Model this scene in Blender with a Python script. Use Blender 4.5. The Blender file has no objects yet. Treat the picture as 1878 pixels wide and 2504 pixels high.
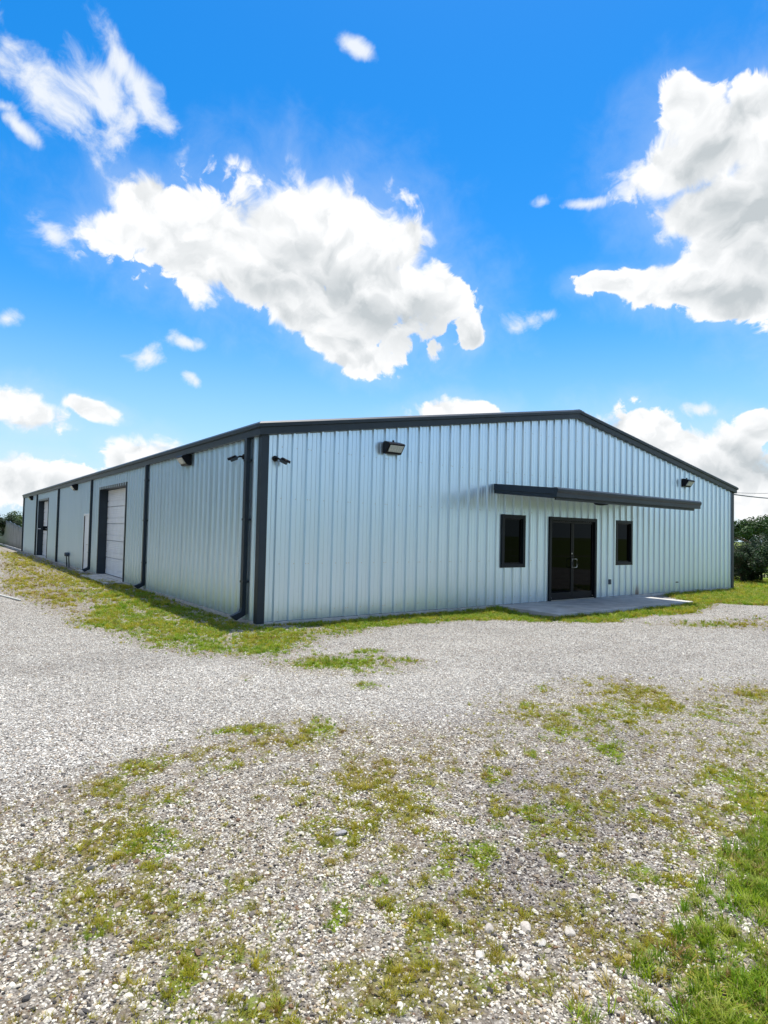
import bpy, math, random
import numpy as np
from mathutils import Vector, Matrix

R = math.radians
sc = bpy.context.scene
col = sc.collection

# ------------------------------------------------------------------ camera
YAW, PITCH, ROLL = 0.6372, 0.0344, 0.0227
CAM = Vector((-4.752, -10.138, 1.707))
fw = Vector((math.sin(YAW)*math.cos(PITCH), math.cos(YAW)*math.cos(PITCH), math.sin(PITCH)))
rt = Vector((math.cos(YAW), -math.sin(YAW), 0.0))
up = rt.cross(fw)
rt2 = rt*math.cos(ROLL) + up*math.sin(ROLL)
up2 = -rt*math.sin(ROLL) + up*math.cos(ROLL)
cd = bpy.data.cameras.new("camera")
cd.sensor_fit = 'AUTO'; cd.sensor_width = 36.0; cd.lens = 1490.95/2504*36
cd.clip_start = 0.05; cd.clip_end = 6000
cam = bpy.data.objects.new("camera", cd); col.objects.link(cam)
M3 = Matrix((rt2, up2, -fw)).transposed()
cam.matrix_world = Matrix.Translation(CAM) @ M3.to_4x4()
sc.camera = cam

# ------------------------------------------------------------------ sun, sky, exposure
SUN_EL = R(78.5)
SUN_AZ = math.atan2(0.88, 0.48)          # from +Y towards +X: behind the building
sun_dir = Vector((math.sin(SUN_AZ)*math.cos(SUN_EL), math.cos(SUN_AZ)*math.cos(SUN_EL), math.sin(SUN_EL)))
sl = bpy.data.lights.new("sun", 'SUN'); sl.energy = 4.6; sl.angle = R(0.55); sl.color = (1.0, 0.955, 0.88)
so = bpy.data.objects.new("sun", sl); col.objects.link(so)
so.location = (0, 0, 60); so.rotation_euler = sun_dir.to_track_quat('Z', 'Y').to_euler()
sc.view_settings.view_transform = 'Standard'; sc.view_settings.look = 'None'
sc.view_settings.exposure = 0.35; sc.view_settings.gamma = 1.0
sc.view_settings.use_curve_mapping = False
sc.cycles.use_denoising = True
sc.cycles.max_bounces = 5; sc.cycles.glossy_bounces = 3; sc.cycles.diffuse_bounces = 2
sc.cycles.adaptive_threshold = 0.02
sc.cycles.transparent_max_bounces = 8

world = bpy.data.worlds.new("World"); sc.world = world; world.use_nodes = True
wt = world.node_tree; wt.nodes.clear()


class NT:
    """small helper for writing node graphs"""
    def __init__(s, t): s.t = t
    def n(s, kind, **kw):
        nd = s.t.nodes.new(kind)
        for k, v in kw.items(): setattr(nd, k, v)
        return nd
    def put(s, sock, v):
        if isinstance(v, bpy.types.NodeSocket): s.t.links.new(v, sock)
        elif v is not None: sock.default_value = v
    def math(s, op, a, b=None, c=None, clamp=False):
        nd = s.n('ShaderNodeMath', operation=op, use_clamp=clamp)
        for i, v in enumerate((a, b, c)):
            if v is not None: s.put(nd.inputs[i], v)
        return nd.outputs[0]
    def vmath(s, op, a, b=None, sc_=None):
        nd = s.n('ShaderNodeVectorMath', operation=op)
        s.put(nd.inputs[0], a)
        if b is not None: s.put(nd.inputs[1], b)
        if sc_ is not None: s.put(nd.inputs['Scale'], sc_)
        return nd.outputs['Value'] if op in ('LENGTH', 'DOT_PRODUCT') else nd.outputs[0]
    def mix(s, f, a, b, mode='MIX'):
        nd = s.n('ShaderNodeMix', data_type='RGBA', blend_type=mode)
        s.put(nd.inputs[0], f); s.put(nd.inputs[6], a); s.put(nd.inputs[7], b)
        return nd.outputs[2]
    def ramp(s, f, pts, interp='LINEAR'):
        nd = s.n('ShaderNodeValToRGB'); e = nd.color_ramp.elements
        nd.color_ramp.interpolation = interp
        while len(e) < len(pts): e.new(0.5)
        for el, (p_, c) in zip(e, pts):
            el.position = p_; el.color = (*c, 1) if len(c) == 3 else c
        s.put(nd.inputs[0], f); return nd.outputs[0]
    def smooth(s, v, lo, hi, a=0.0, b=1.0):
        nd = s.n('ShaderNodeMapRange', interpolation_type='SMOOTHSTEP')
        s.put(nd.inputs[0], v); nd.inputs[1].default_value = lo; nd.inputs[2].default_value = hi
        nd.inputs[3].default_value = a; nd.inputs[4].default_value = b
        return nd.outputs[0]
    def noise(s, vec, scale, detail=4, rough=0.55, dist=0.0, out=0):
        nd = s.n('ShaderNodeTexNoise'); s.put(nd.inputs['Vector'], vec)
        nd.inputs['Scale'].default_value = scale; nd.inputs['Detail'].default_value = detail
        nd.inputs['Roughness'].default_value = rough; nd.inputs['Distortion'].default_value = dist
        return nd.outputs[out]
    def voro(s, vec, scale, feature='F1', rnd=1.0):
        nd = s.n('ShaderNodeTexVoronoi', feature=feature); s.put(nd.inputs['Vector'], vec)
        nd.inputs['Scale'].default_value = scale; nd.inputs['Randomness'].default_value = rnd
        return nd


# clouds: (azimuth, elevation, half width, half height, tilt) in radians
CUMULUS = [(0.482,0.445,0.166,0.095,0.00), (0.56,0.455,0.13,0.085,-0.2), (0.329,0.425,0.150,0.070,-0.09), (0.218,0.419,0.078,0.034,0.10), (0.245,0.462,0.070,0.048,-0.35), (0.43,0.40,0.14,0.06,-0.2), (0.606,0.390,0.155,0.085,-0.26), (0.515,0.345,0.128,0.050,-0.40), (0.575,0.290,0.075,0.034,-0.38), (0.721,0.375,0.069,0.040,-0.26), (0.777,0.323,0.024,0.031,0.00), (0.658,0.441,0.046,0.058,0.00), (1.142,0.532,0.119,0.067,0.00), (1.093,0.579,0.038,0.035,0.00), (1.075,0.509,0.076,0.044,0.00), (1.166,0.430,0.104,0.090,0.00), (1.10,0.45,0.07,0.05,0.0), (1.101,0.366,0.098,0.037,0.00), (1.004,0.378,0.074,0.016,-0.05), (1.172,0.331,0.063,0.036,0.00), (1.273,0.422,0.125,0.132,0.00), (0.095,0.160,0.070,0.033,-0.14), (0.186,0.174,0.046,0.014,-0.14), (0.262,0.105,0.060,0.034,0.00), (0.10,0.062,0.13,0.042,0.00), (0.748,0.192,0.085,0.026,0.00), (1.035,0.150,0.085,0.045,-0.17), (1.108,0.118,0.150,0.055,-0.21), (1.190,0.158,0.035,0.022,0.00), (1.189,0.070,0.16,0.055,0.00)]
WISPS = [(0.062,0.594,0.030,0.034,0.00), (0.114,0.566,0.095,0.034,-0.50), (0.185,0.560,0.080,0.042,-0.61), (0.228,0.600,0.085,0.026,-0.75), (0.196,0.530,0.040,0.044,-0.52), (0.080,0.517,0.036,0.015,-0.52), (0.059,0.533,0.020,0.010,0.00), (0.569,0.686,0.030,0.012,-0.26), (0.260,0.259,0.048,0.018,0.26), (0.313,0.285,0.030,0.013,-0.44), (0.882,0.339,0.044,0.018,0.17), (0.891,0.495,0.025,0.012,0.35), (0.955,0.487,0.045,0.010,0.00), (0.326,0.230,0.020,0.010,-0.70), (0.120,0.399,0.030,0.018,-0.52), (1.120,0.185,0.022,0.014,-0.70), (0.071,0.279,0.014,0.014,0.00)]


# grey undersides of the thick clouds: same five numbers
GREYS = [(0.600,0.350,0.150,0.035,-0.30), (0.480,0.372,0.10,0.030,-0.2), (0.700,0.345,0.06,0.025,-0.2), (1.175,0.455,0.085,0.030,0.1), (1.130,0.528,0.05,0.020,0.5), (1.25,0.40,0.12,0.05,0.0), (1.19,0.10,0.12,0.025,0.0), (1.17,0.345,0.05,0.02,0.0), (0.08,0.06,0.10,0.015,0.0)]
CLOUD_W, CLOUD_G = (5.45, 5.5, 5.55, 1), (3.0, 3.25, 3.4, 1)

w = NT(wt)
tc = w.n('ShaderNodeTexCoord'); wd = w.vmath('NORMALIZE', tc.outputs['Generated'])
sky = w.n('ShaderNodeTexSky', sky_type='NISHITA', sun_disc=False)
sky.sun_elevation = SUN_EL; sky.sun_rotation = SUN_AZ
sky.altitude = 60; sky.air_density = 1.0; sky.dust_density = 0.3; sky.ozone_density = 3.0
hs = w.n('ShaderNodeHueSaturation'); hs.inputs['Saturation'].default_value = 1.44; hs.inputs['Value'].default_value = 1.10
w.put(hs.inputs['Color'], sky.outputs[0])
sp = w.n('ShaderNodeSeparateXYZ'); w.put(sp.inputs[0], wd)
az = w.math('ARCTAN2', sp.outputs[0], sp.outputs[1]); el = w.math('ARCSINE', sp.outputs[2])
haze_f = w.math('MULTIPLY', w.smooth(el, -0.05, 0.37, 1, 0), 0.92)
skyc = w.mix(haze_f, hs.outputs[0], (2.8, 4.0, 5.1, 1))
cb = w.n('ShaderNodeCombineXYZ'); w.put(cb.inputs[0], az); w.put(cb.inputs[1], el)
wob = w.noise(wd, 11.0, 2, 0.5, out=1)
P = w.vmath('ADD', cb.outputs[0], w.vmath('MULTIPLY', w.vmath('SUBTRACT', wob, (0.5, 0.5, 0.5)), (0.055, 0.036, 0.0)))


def blobs(lst, vec, k=0.25):
    acc = None
    for (a, e, rx, ry, ro) in lst:
        if ro == 0:
            nd = w.n('ShaderNodeVectorMath', operation='MULTIPLY_ADD'); w.put(nd.inputs[0], vec)
            nd.inputs[1].default_value = (1/rx, 1/ry, 0); nd.inputs[2].default_value = (-a/rx, -e/ry, 0); o = nd.outputs[0]
        else:
            nd = w.n('ShaderNodeMapping', vector_type='TEXTURE'); w.put(nd.inputs[0], vec)
            nd.inputs[1].default_value = (a, e, 0); nd.inputs[2].default_value = (0, 0, ro); nd.inputs[3].default_value = (rx, ry, 1); o = nd.outputs[0]
        v = w.math('SUBTRACT', 1.0, w.vmath('LENGTH', o))
        acc = v if acc is None else w.math('SMOOTH_MAX', acc, v, k)
    return w.math('MAXIMUM', acc, -1.3)


def after(prev, vec):                           # the same vector, evaluated after another field
    nd = w.n('ShaderNodeVectorMath', operation='MULTIPLY_ADD')
    w.put(nd.inputs[0], prev); nd.inputs[1].default_value = (1e-7, 1e-7, 0); w.put(nd.inputs[2], vec); return nd.outputs[0]


# cauliflower relief: rounded cells at three sizes, on a stereographic map of the sky
zz = w.math('ADD', w.math('MAXIMUM', sp.outputs[2], -0.3), 1.0)
qx = w.n('ShaderNodeCombineXYZ'); w.put(qx.inputs[0], w.math('DIVIDE', sp.outputs[0], zz)); w.put(qx.inputs[1], w.math('DIVIDE', sp.outputs[1], zz))
qw = w.vmath('ADD', qx.outputs[0], w.vmath('MULTIPLY', w.vmath('SUBTRACT', wob, (0.5, 0.5, 0.5)), (0.05, 0.05, 0.0)))
def cells(vec, scale):
    nd = w.n('ShaderNodeTexVoronoi', voronoi_dimensions='2D', feature='F1'); w.put(nd.inputs['Vector'], vec)
    nd.inputs['Scale'].default_value = scale; return nd.outputs['Distance']
def flat_noise(vec, scale, detail, rough):
    nd = w.n('ShaderNodeTexNoise', noise_dimensions='2D'); w.put(nd.inputs['Vector'], vec)
    nd.inputs['Scale'].default_value = scale; nd.inputs['Detail'].default_value = detail; nd.inputs['Roughness'].default_value = rough
    return nd.outputs[0]
fine = w.n('ShaderNodeTexNoise', noise_dimensions='2D'); w.put(fine.inputs['Vector'], qw); fine.inputs['Scale'].default_value = 60.0; fine.inputs['Detail'].default_value = 4; fine.inputs['Roughness'].default_value = 0.6
qf = w.vmath('ADD', qw, w.vmath('MULTIPLY', w.vmath('SUBTRACT', fine.outputs[1], (0.5, 0.5, 0.5)), (0.022, 0.022, 0.0)))
V1, V2, V3 = cells(qf, 17.0), cells(qf, 40.0), cells(qf, 95.0)
fb = w.math('SUBTRACT', flat_noise(qw, 24.0, 7, 0.62), 0.5)
bil = w.math('MULTIPLY', w.math('SUBTRACT', 0.42, V1), 0.80)
bil = w.math('MULTIPLY_ADD', w.math('SUBTRACT', 0.42, V2), 0.45, bil)
qu = w.vmath('SCALE', qf, sc_=0.975)
V1u, V2u = cells(qu, 17.0), cells(qu, 40.0)
bil_u = w.math('MULTIPLY_ADD', w.math('SUBTRACT', 0.42, V2u), 0.45, w.math('MULTIPLY', w.math('SUBTRACT', 0.42, V1u), 0.80))
nz = w.math('MULTIPLY_ADD', w.math('SUBTRACT', 0.42, V3), 0.24, w.math('MULTIPLY_ADD', fb, 1.25, bil))
bc = blobs(CUMULUS, P)
# noise clouds out of view, made denser than in view to whiten ambient light
az0 = w.math('ABSOLUTE', w.math('SUBTRACT', az, 0.63))
away = w.math('MAXIMUM', w.smooth(az0, 0.62, 0.80), w.smooth(el, 0.76, 0.9))
big = w.math('MINIMUM', w.math('MULTIPLY_ADD', flat_noise(qx.outputs[0], 3.6, 2, 0.5), 5.0, -2.55), 0.8)
bc = w.math('MULTIPLY_ADD', w.math('MAXIMUM', bc, 0.0), 0.55, bc)
bc = w.math('MAXIMUM', bc, w.math('MULTIPLY_ADD', away, w.math('ADD', big, 1.3), -1.3))
d0 = w.math('ADD', w.math('MULTIPLY_ADD', nz, w.math('MULTIPLY', w.smooth(bc, -0.8, -0.05), w.smooth(bc, 0.45, 1.1, 1.0, 0.45)), bc), 0.07)
soft = w.math('MULTIPLY_ADD', w.smooth(flat_noise(qw, 9.0, 2, 0.5), 0.38, 0.68), 0.55, 0.22)
a_c = w.smooth(w.math('DIVIDE', d0, soft), 0.0, 1.0)
gb = blobs(GREYS, after(d0, P), 0.5)
thick = w.smooth(bc, 0.0, 0.7)
relief = w.math('MULTIPLY', w.math('SUBTRACT', bil_u, bil), 1.05)
base_g = w.math('MULTIPLY', w.smooth(w.math('MULTIPLY_ADD', nz, 0.9, gb), -1.1, 1.1), 0.66)
shade = w.math('ADD', w.math('MULTIPLY_ADD', thick, 0.16, base_g), w.math('MULTIPLY', relief, w.math('MULTIPLY_ADD', thick, 0.95, 0.15)), clamp=True)
shade = w.math('ADD', shade, w.math('MULTIPLY', w.math('MULTIPLY', thick, away), 0.30), clamp=True)
bw = blobs(WISPS, after(shade, P), 0.3)
dw = w.math('ADD', w.math('MULTIPLY_ADD', fb, 2.6, bw), w.math('MULTIPLY', bil, 0.5))
a_w = w.math('MULTIPLY', w.smooth(dw, -0.1, 1.1), 0.92)
veil = w.math('MULTIPLY', w.smooth(w.math('MULTIPLY_ADD', fb, 1.3, bc), -1.0, 0.5), 0.22)   # thin vapour round the clouds
c0 = w.mix(veil, skyc, (4.4, 4.8, 5.2, 1))
c1 = w.mix(a_w, c0, (4.9, 5.1, 5.3, 1))
c2 = w.mix(a_c, c1, w.mix(shade, CLOUD_W, CLOUD_G))
bg = w.n('ShaderNodeBackground'); bg.inputs['Strength'].default_value = 0.15
w.put(bg.inputs['Color'], c2)
wo = w.n('ShaderNodeOutputWorld'); w.put(wo.inputs['Surface'], bg.outputs[0])
world.cycles.sampling_method = 'NONE'

# ------------------------------------------------------------------ helpers
rng = np.random.default_rng(7)
random.seed(7)


class MB:
    """collects shapes; build() links them as ONE mesh object"""
    def __init__(s): s.v = []; s.f = []
    def add(s, vs, fs):
        o = len(s.v); s.v += [tuple(p_) for p_ in vs]; s.f += [tuple(i+o for i in f) for f in fs]; return s
    def box(s, x0, x1, y0, y1, z0, z1):
        vs = [(x, y, z) for x in (x0, x1) for y in (y0, y1) for z in (z0, z1)]
        return s.add(vs, [(0, 1, 3, 2), (4, 6, 7, 5), (0, 4, 5, 1), (2, 3, 7, 6), (0, 2, 6, 4), (1, 5, 7, 3)])
    def loft(s, rings, caps=True, closed=True):
        n = len(rings[0]); vs = [p_ for r in rings for p_ in r]; fs = []
        m = n if closed else n-1
        for i in range(len(rings)-1):
            for j in range(m):
                k = (j+1) % n
                fs.append((i*n+j, i*n+k, (i+1)*n+k, (i+1)*n+j))
        if caps and closed:
            fs.append(tuple(range(n-1, -1, -1))); fs.append(tuple((len(rings)-1)*n+j for j in range(n)))
        return s.add(vs, fs)
    def tube(s, pts, r, n=8, caps=True):
        pts = [Vector(p_) for p_ in pts]; rings = []
        rs = r if isinstance(r, (list, tuple)) else [r]*len(pts)
        for i, p_ in enumerate(pts):
            t_ = (pts[min(i+1, len(pts)-1)]-pts[max(i-1, 0)]).normalized()
            a = t_.cross(Vector((0, 0, 1)))
            if a.length < 1e-3: a = t_.cross(Vector((0, 1, 0)))
            a.normalize(); b = t_.cross(a)
            rings.append([tuple(p_+(a*math.cos(2*math.pi*k/n)+b*math.sin(2*math.pi*k/n))*rs[i]) for k in range(n)])
        return s.loft(rings, caps)
    def build(s, name, mat, parent=None, smooth=False, bevel=0.0):
        me = bpy.data.meshes.new(name); me.from_pydata(s.v, [], s.f); me.update()
        if mat: me.materials.append(mat)
        return link(name, me, parent, smooth, bevel)


def link(name, me, parent=None, smooth=False, bevel=0.0):
    o = bpy.data.objects.new(name, me); col.objects.link(o); o.parent = parent
    if smooth: me.polygons.foreach_set('use_smooth', [True]*len(me.polygons))
    if bevel:
        b = o.modifiers.new('bevel', 'BEVEL'); b.width = bevel; b.segments = 2; b.limit_method = 'ANGLE'
    return o


def empty(name, loc=(0, 0, 0), rz=0.0):
    o = bpy.data.objects.new(name, None); o.empty_display_size = 0.2
    o.location = loc; o.rotation_euler = (0, 0, rz); col.objects.link(o); return o


def tag(o, label=None, cat=None, group=None, kind=None):
    for k, v in (('label', label), ('category', cat), ('group', group), ('kind', kind)):
        if v: o[k] = v
    return o


def copy_tree(o, parent=None):
    c = o.copy(); col.objects.link(c); c.parent = parent
    for ch in list(o.children): copy_tree(ch, c)
    return c


MATS = {}
def mat(name, base, rough=0.5, metal=0.0, spec=0.5, var=0.0, vscale=3.0, bump=0.0, bscale=40.0, coat=0.0, stretch=None):
    m = bpy.data.materials.new(name); m.use_nodes = True; t = NT(m.node_tree); b = m.node_tree.nodes['Principled BSDF']
    b.inputs['Roughness'].default_value = rough; b.inputs['Metallic'].default_value = metal
    b.inputs['Specular IOR Level'].default_value = spec; b.inputs['Coat Weight'].default_value = coat
    b.inputs['Base Color'].default_value = (*base, 1)
    pos = t.n('ShaderNodeNewGeometry').outputs['Position']
    if stretch: pos = t.vmath('MULTIPLY', pos, stretch)
    if var:
        nz = t.noise(pos, vscale, 6, 0.6)
        lo = tuple(c*(1-var) for c in base); hi = tuple(min(1, c*(1+var)) for c in base)
        t.put(b.inputs['Base Color'], t.ramp(nz, [(0.3, lo), (0.7, hi)]))
        t.put(b.inputs['Roughness'], t.math('MULTIPLY_ADD', t.noise(pos, vscale*2.3, 4), 0.25*rough, rough*0.88))
    if bump:
        bp = t.n('ShaderNodeBump'); bp.inputs['Strength'].default_value = bump; bp.inputs['Distance'].default_value = 0.01
        t.put(bp.inputs['Height'], t.noise(pos, bscale, 5, 0.6)); t.put(b.inputs['Normal'], bp.outputs[0])
    MATS[name] = m
    return m


def wall_metal():
    m = mat('galvalume_sheet', (0.70, 0.73, 0.74), 0.36, 0.9)
    t = NT(m.node_tree); b = m.node_tree.nodes['Principled BSDF']
    pos = t.n('ShaderNodeNewGeometry').outputs['Position']
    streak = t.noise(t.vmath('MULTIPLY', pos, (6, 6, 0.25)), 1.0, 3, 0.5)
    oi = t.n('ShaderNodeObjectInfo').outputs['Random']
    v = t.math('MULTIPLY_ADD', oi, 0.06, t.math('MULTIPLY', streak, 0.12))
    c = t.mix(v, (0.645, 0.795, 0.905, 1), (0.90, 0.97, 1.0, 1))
    # light soil splashed up from the ground, thin and broken
    sp = t.n('ShaderNodeSeparateXYZ'); t.put(sp.inputs[0], pos)
    soil = t.math('MULTIPLY', t.smooth(t.math('ADD', sp.outputs[2], t.math('MULTIPLY', t.noise(pos, 4.0, 5, 0.65), 0.5)), 0.20, 0.62, 1, 0), 0.22)
    c = t.mix(soil, c, (0.36, 0.33, 0.27, 1))
    # rusty run-off beside the right end of the pad
    dx = t.math('SUBTRACT', sp.outputs[0], 12.1)
    rust = t.math('MULTIPLY', t.smooth(t.math('ABSOLUTE', dx), 0.02, 0.30, 1, 0), t.smooth(sp.outputs[2], 0.05, 0.45, 1, 0))
    rust = t.math('MULTIPLY', rust, t.smooth(t.noise(t.vmath('MULTIPLY', pos, (12, 12, 1.2)), 1.0, 4), 0.4, 0.6))
    c = t.mix(t.math('MULTIPLY', rust, 0.85), c, (0.25, 0.14, 0.05, 1))
    t.put(b.inputs['Base Color'], c)
    t.put(b.inputs['Metallic'], t.math('SUBTRACT', 0.80, t.math('ADD', t.math('MULTIPLY', soil, 0.8), t.math('MULTIPLY', rust, 0.6))))
    t.put(b.inputs['Roughness'], t.math('MULTIPLY_ADD', streak, 0.08, 0.28))
    bp = t.n('ShaderNodeBump'); bp.inputs['Strength'].default_value = 0.13; bp.inputs['Distance'].default_value = 0.006
    t.put(bp.inputs['Height'], t.noise(t.vmath('MULTIPLY', pos, (1, 1, 0.3)), 2.6, 1, 0.4)); t.put(b.inputs['Normal'], bp.outputs[0])
    return m


M_WALL = wall_metal()
M_TRIM = mat('charcoal_trim', (0.022, 0.034, 0.047), 0.42, 0.0, 0.35, 0.18, 2.0)
M_BLACK = mat('black_bronze', (0.006, 0.006, 0.008), 0.4, 0.0, 0.2)
M_GLASS = mat('dark_tinted_glass', (0.002, 0.003, 0.003), 0.015, 0.0, 0.05)
M_FRAME = mat('dark_door_frame', (0.008, 0.012, 0.018), 0.4, 0.0, 0.22)
M_WHITE = mat('white_door_paint', (0.84, 0.87, 0.91), 0.45, 0.0, 0.5, 0.06, 3.0)
M_STEEL = mat('brushed_steel', (0.62, 0.60, 0.55), 0.3, 1.0)
M_LENS = mat('prismatic_lens', (0.45, 0.48, 0.47), 0.18, 0.0, 0.6, 0.25, 30.0)
M_CONC = mat('concrete', (0.50, 0.485, 0.455), 0.85, 0.0, 0.3, 0.25, 2.5, 0.3, 60.0)
M_SLAB = mat('slab_edge_concrete', (0.52, 0.51, 0.48), 0.85, 0.0, 0.3, 0.2, 6.0, 0.3, 50.0)
M_LINER = mat('liner_sheet', (0.10, 0.10, 0.11), 0.7)
M_SOFFIT = mat('soffit_panel', (0.30, 0.30, 0.28), 0.5, 0.3)
M_BARK = mat('bark', (0.07, 0.05, 0.035), 0.9, 0.0, 0.2, 0.3, 12.0, 0.6, 30.0)
M_PVC = mat('white_plastic_pipe', (0.55, 0.55, 0.5), 0.6)
M_SCREEN = mat('grey_privacy_screen', (0.27, 0.28, 0.27), 0.9, 0.0, 0.2, 0.25, 1.5, 0.6, 8.0, stretch=(3, 3, 0.6))
M_CABLE = mat('weathered_cable', (0.06, 0.08, 0.09), 0.6)
M_PIPE = mat('painted_pipe', (0.03, 0.05, 0.07), 0.5)


def stone_mat(name, attr_type):
    m = bpy.data.materials.new(name); m.use_nodes = True; t = NT(m.node_tree); b = m.node_tree.nodes['Principled BSDF']
    at = t.n('ShaderNodeAttribute', attribute_type=attr_type, attribute_name='tint')
    pos = t.n('ShaderNodeNewGeometry').outputs['Position']
    v = t.ramp(t.noise(pos, 70.0, 4, 0.6), [(0.3, (0.72, 0.70, 0.68)), (0.7, (1.12, 1.1, 1.08))])
    t.put(b.inputs['Base Color'], t.mix(1.0, at.outputs['Color'], v, 'MULTIPLY'))
    b.inputs['Roughness'].default_value = 0.8; b.inputs['Specular IOR Level'].default_value = 0.3
    return m


def leaf_mat(name, attr_type, trans=0.3):
    m = bpy.data.materials.new(name); m.use_nodes = True; t = NT(m.node_tree); b = m.node_tree.nodes['Principled BSDF']
    at = t.n('ShaderNodeAttribute', attribute_type=attr_type, attribute_name='tint')
    t.put(b.inputs['Base Color'], at.outputs['Color'])
    b.inputs['Roughness'].default_value = 0.55; b.inputs['Specular IOR Level'].default_value = 0.3
    tr = t.n('ShaderNodeBsdfTranslucent'); t.put(tr.inputs[0], at.outputs['Color'])
    mx = t.n('ShaderNodeMixShader'); mx.inputs[0].default_value = trans
    t.put(mx.inputs[1], b.outputs[0]); t.put(mx.inputs[2], tr.outputs[0])
    t.put(m.node_tree.nodes['Material Output'].inputs[0], mx.outputs[0])
    return m


M_STONE = stone_mat('gravel_stone', 'INSTANCER')
M_ROCK = stone_mat('loose_rock', 'OBJECT')
M_BLADE = leaf_mat('grass_blade', 'INSTANCER', 0.45)
M_LEAF = leaf_mat('tree_leaf', 'GEOMETRY', 0.25)

# ------------------------------------------------------------------ ground
def vnoise(x, y, s, seed):
    """value noise on a lattice of size s, 0..1"""
    xs, ys = x/s, y/s
    xi, yi = np.floor(xs).astype(np.int64), np.floor(ys).astype(np.int64)
    u, v = xs-xi, ys-yi; u = u*u*(3-2*u); v = v*v*(3-2*v)
    def h(a, b):
        n = (a*374761393 + b*668265263 + seed*1442695041) & 0xffffffff
        n = ((n ^ (n >> 13))*1274126177) & 0xffffffff
        return ((n ^ (n >> 16)) & 0xffff)/65535.0
    return (h(xi, yi)*(1-u)+h(xi+1, yi)*u)*(1-v)+(h(xi, yi+1)*(1-u)+h(xi+1, yi+1)*u)*v


def fbm(x, y, s, seed, o=4):
    t_, a, tot = 0, 0.5, 0
    for k in range(o):
        t_ = t_+a*vnoise(x, y, s/2**k, seed+k*17); tot += a; a *= 0.55
    return t_/tot


GRASS_AREAS = [
    ([(-0.7, 42.33), (-0.4, 29.02), (0.08, 8.12), (-1.76, 4.91), (-2.59, 1.76), (-2.81, 5.4), (-3.27, 8.49)], 0.56, 0.62),
    ([(-0.45, 15.88), (0.2, 8.07), (-0.01, -0.09), (0.42, -0.32), (2.59, -0.62), (2.15, -1.18), (0.51, -1.44), (-0.5, -2.36), (-1.22, -2.67), (-1.73, -1.84), (-2.12, -1.03), (-2.35, 0.49), (-2.6, 1.77), (-1.9, 4.97)], 0.76, 0.12),
    ([(0.01, -0.04), (4.87, 0.1), (6.43, 0.1), (5.89, -1.56), (7.51, -1.95), (11.76, -1.79), (13.51, 0.1), (18.65, 0.18), (60, 30), (80, 0), (13.31, -3.11), (12.67, -2.22), (9.87, -2.86), (8.13, -2.7), (6.56, -2.9), (5.3, -2.38), (3.93, -1.17), (2.15, -1.18)], 0.98, 0.12),
    ([(6.85, -3.34), (10.64, -4.15), (8.66, -4.92), (7.07, -3.8)], 0.5, 0.3),
    ([(-0.6, -8.55), (-1.30, -8.62), (-1.75, -8.72), (-2.10, -8.86), (-2.36, -8.84), (-2.57, -8.82), (-2.80, -8.80), (-3.05, -8.95), (-2.4, -10.6), (3, -12), (3, -10)], 1.0, 0.1),
    ([(1.82, -6.57), (3.59, -6.89), (6, -8), (2, -10), (-1.29, -8.79), (-1.63, -8.79), (-1.42, -8.44), (-0.73, -7.99), (0.3, -7.63)], 0.72, 0.45),
    ([(-3.55, -5.14), (-2.11, -4.99), (-0.84, -6.12), (0.69, -5.64), (3.73, -6.84), (-2.67, -9.33), (-4.53, -8.02), (-6, -7.5), (-6, -5.75), (-4.35, -5.75)], 0.56, 0.58),
]
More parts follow.
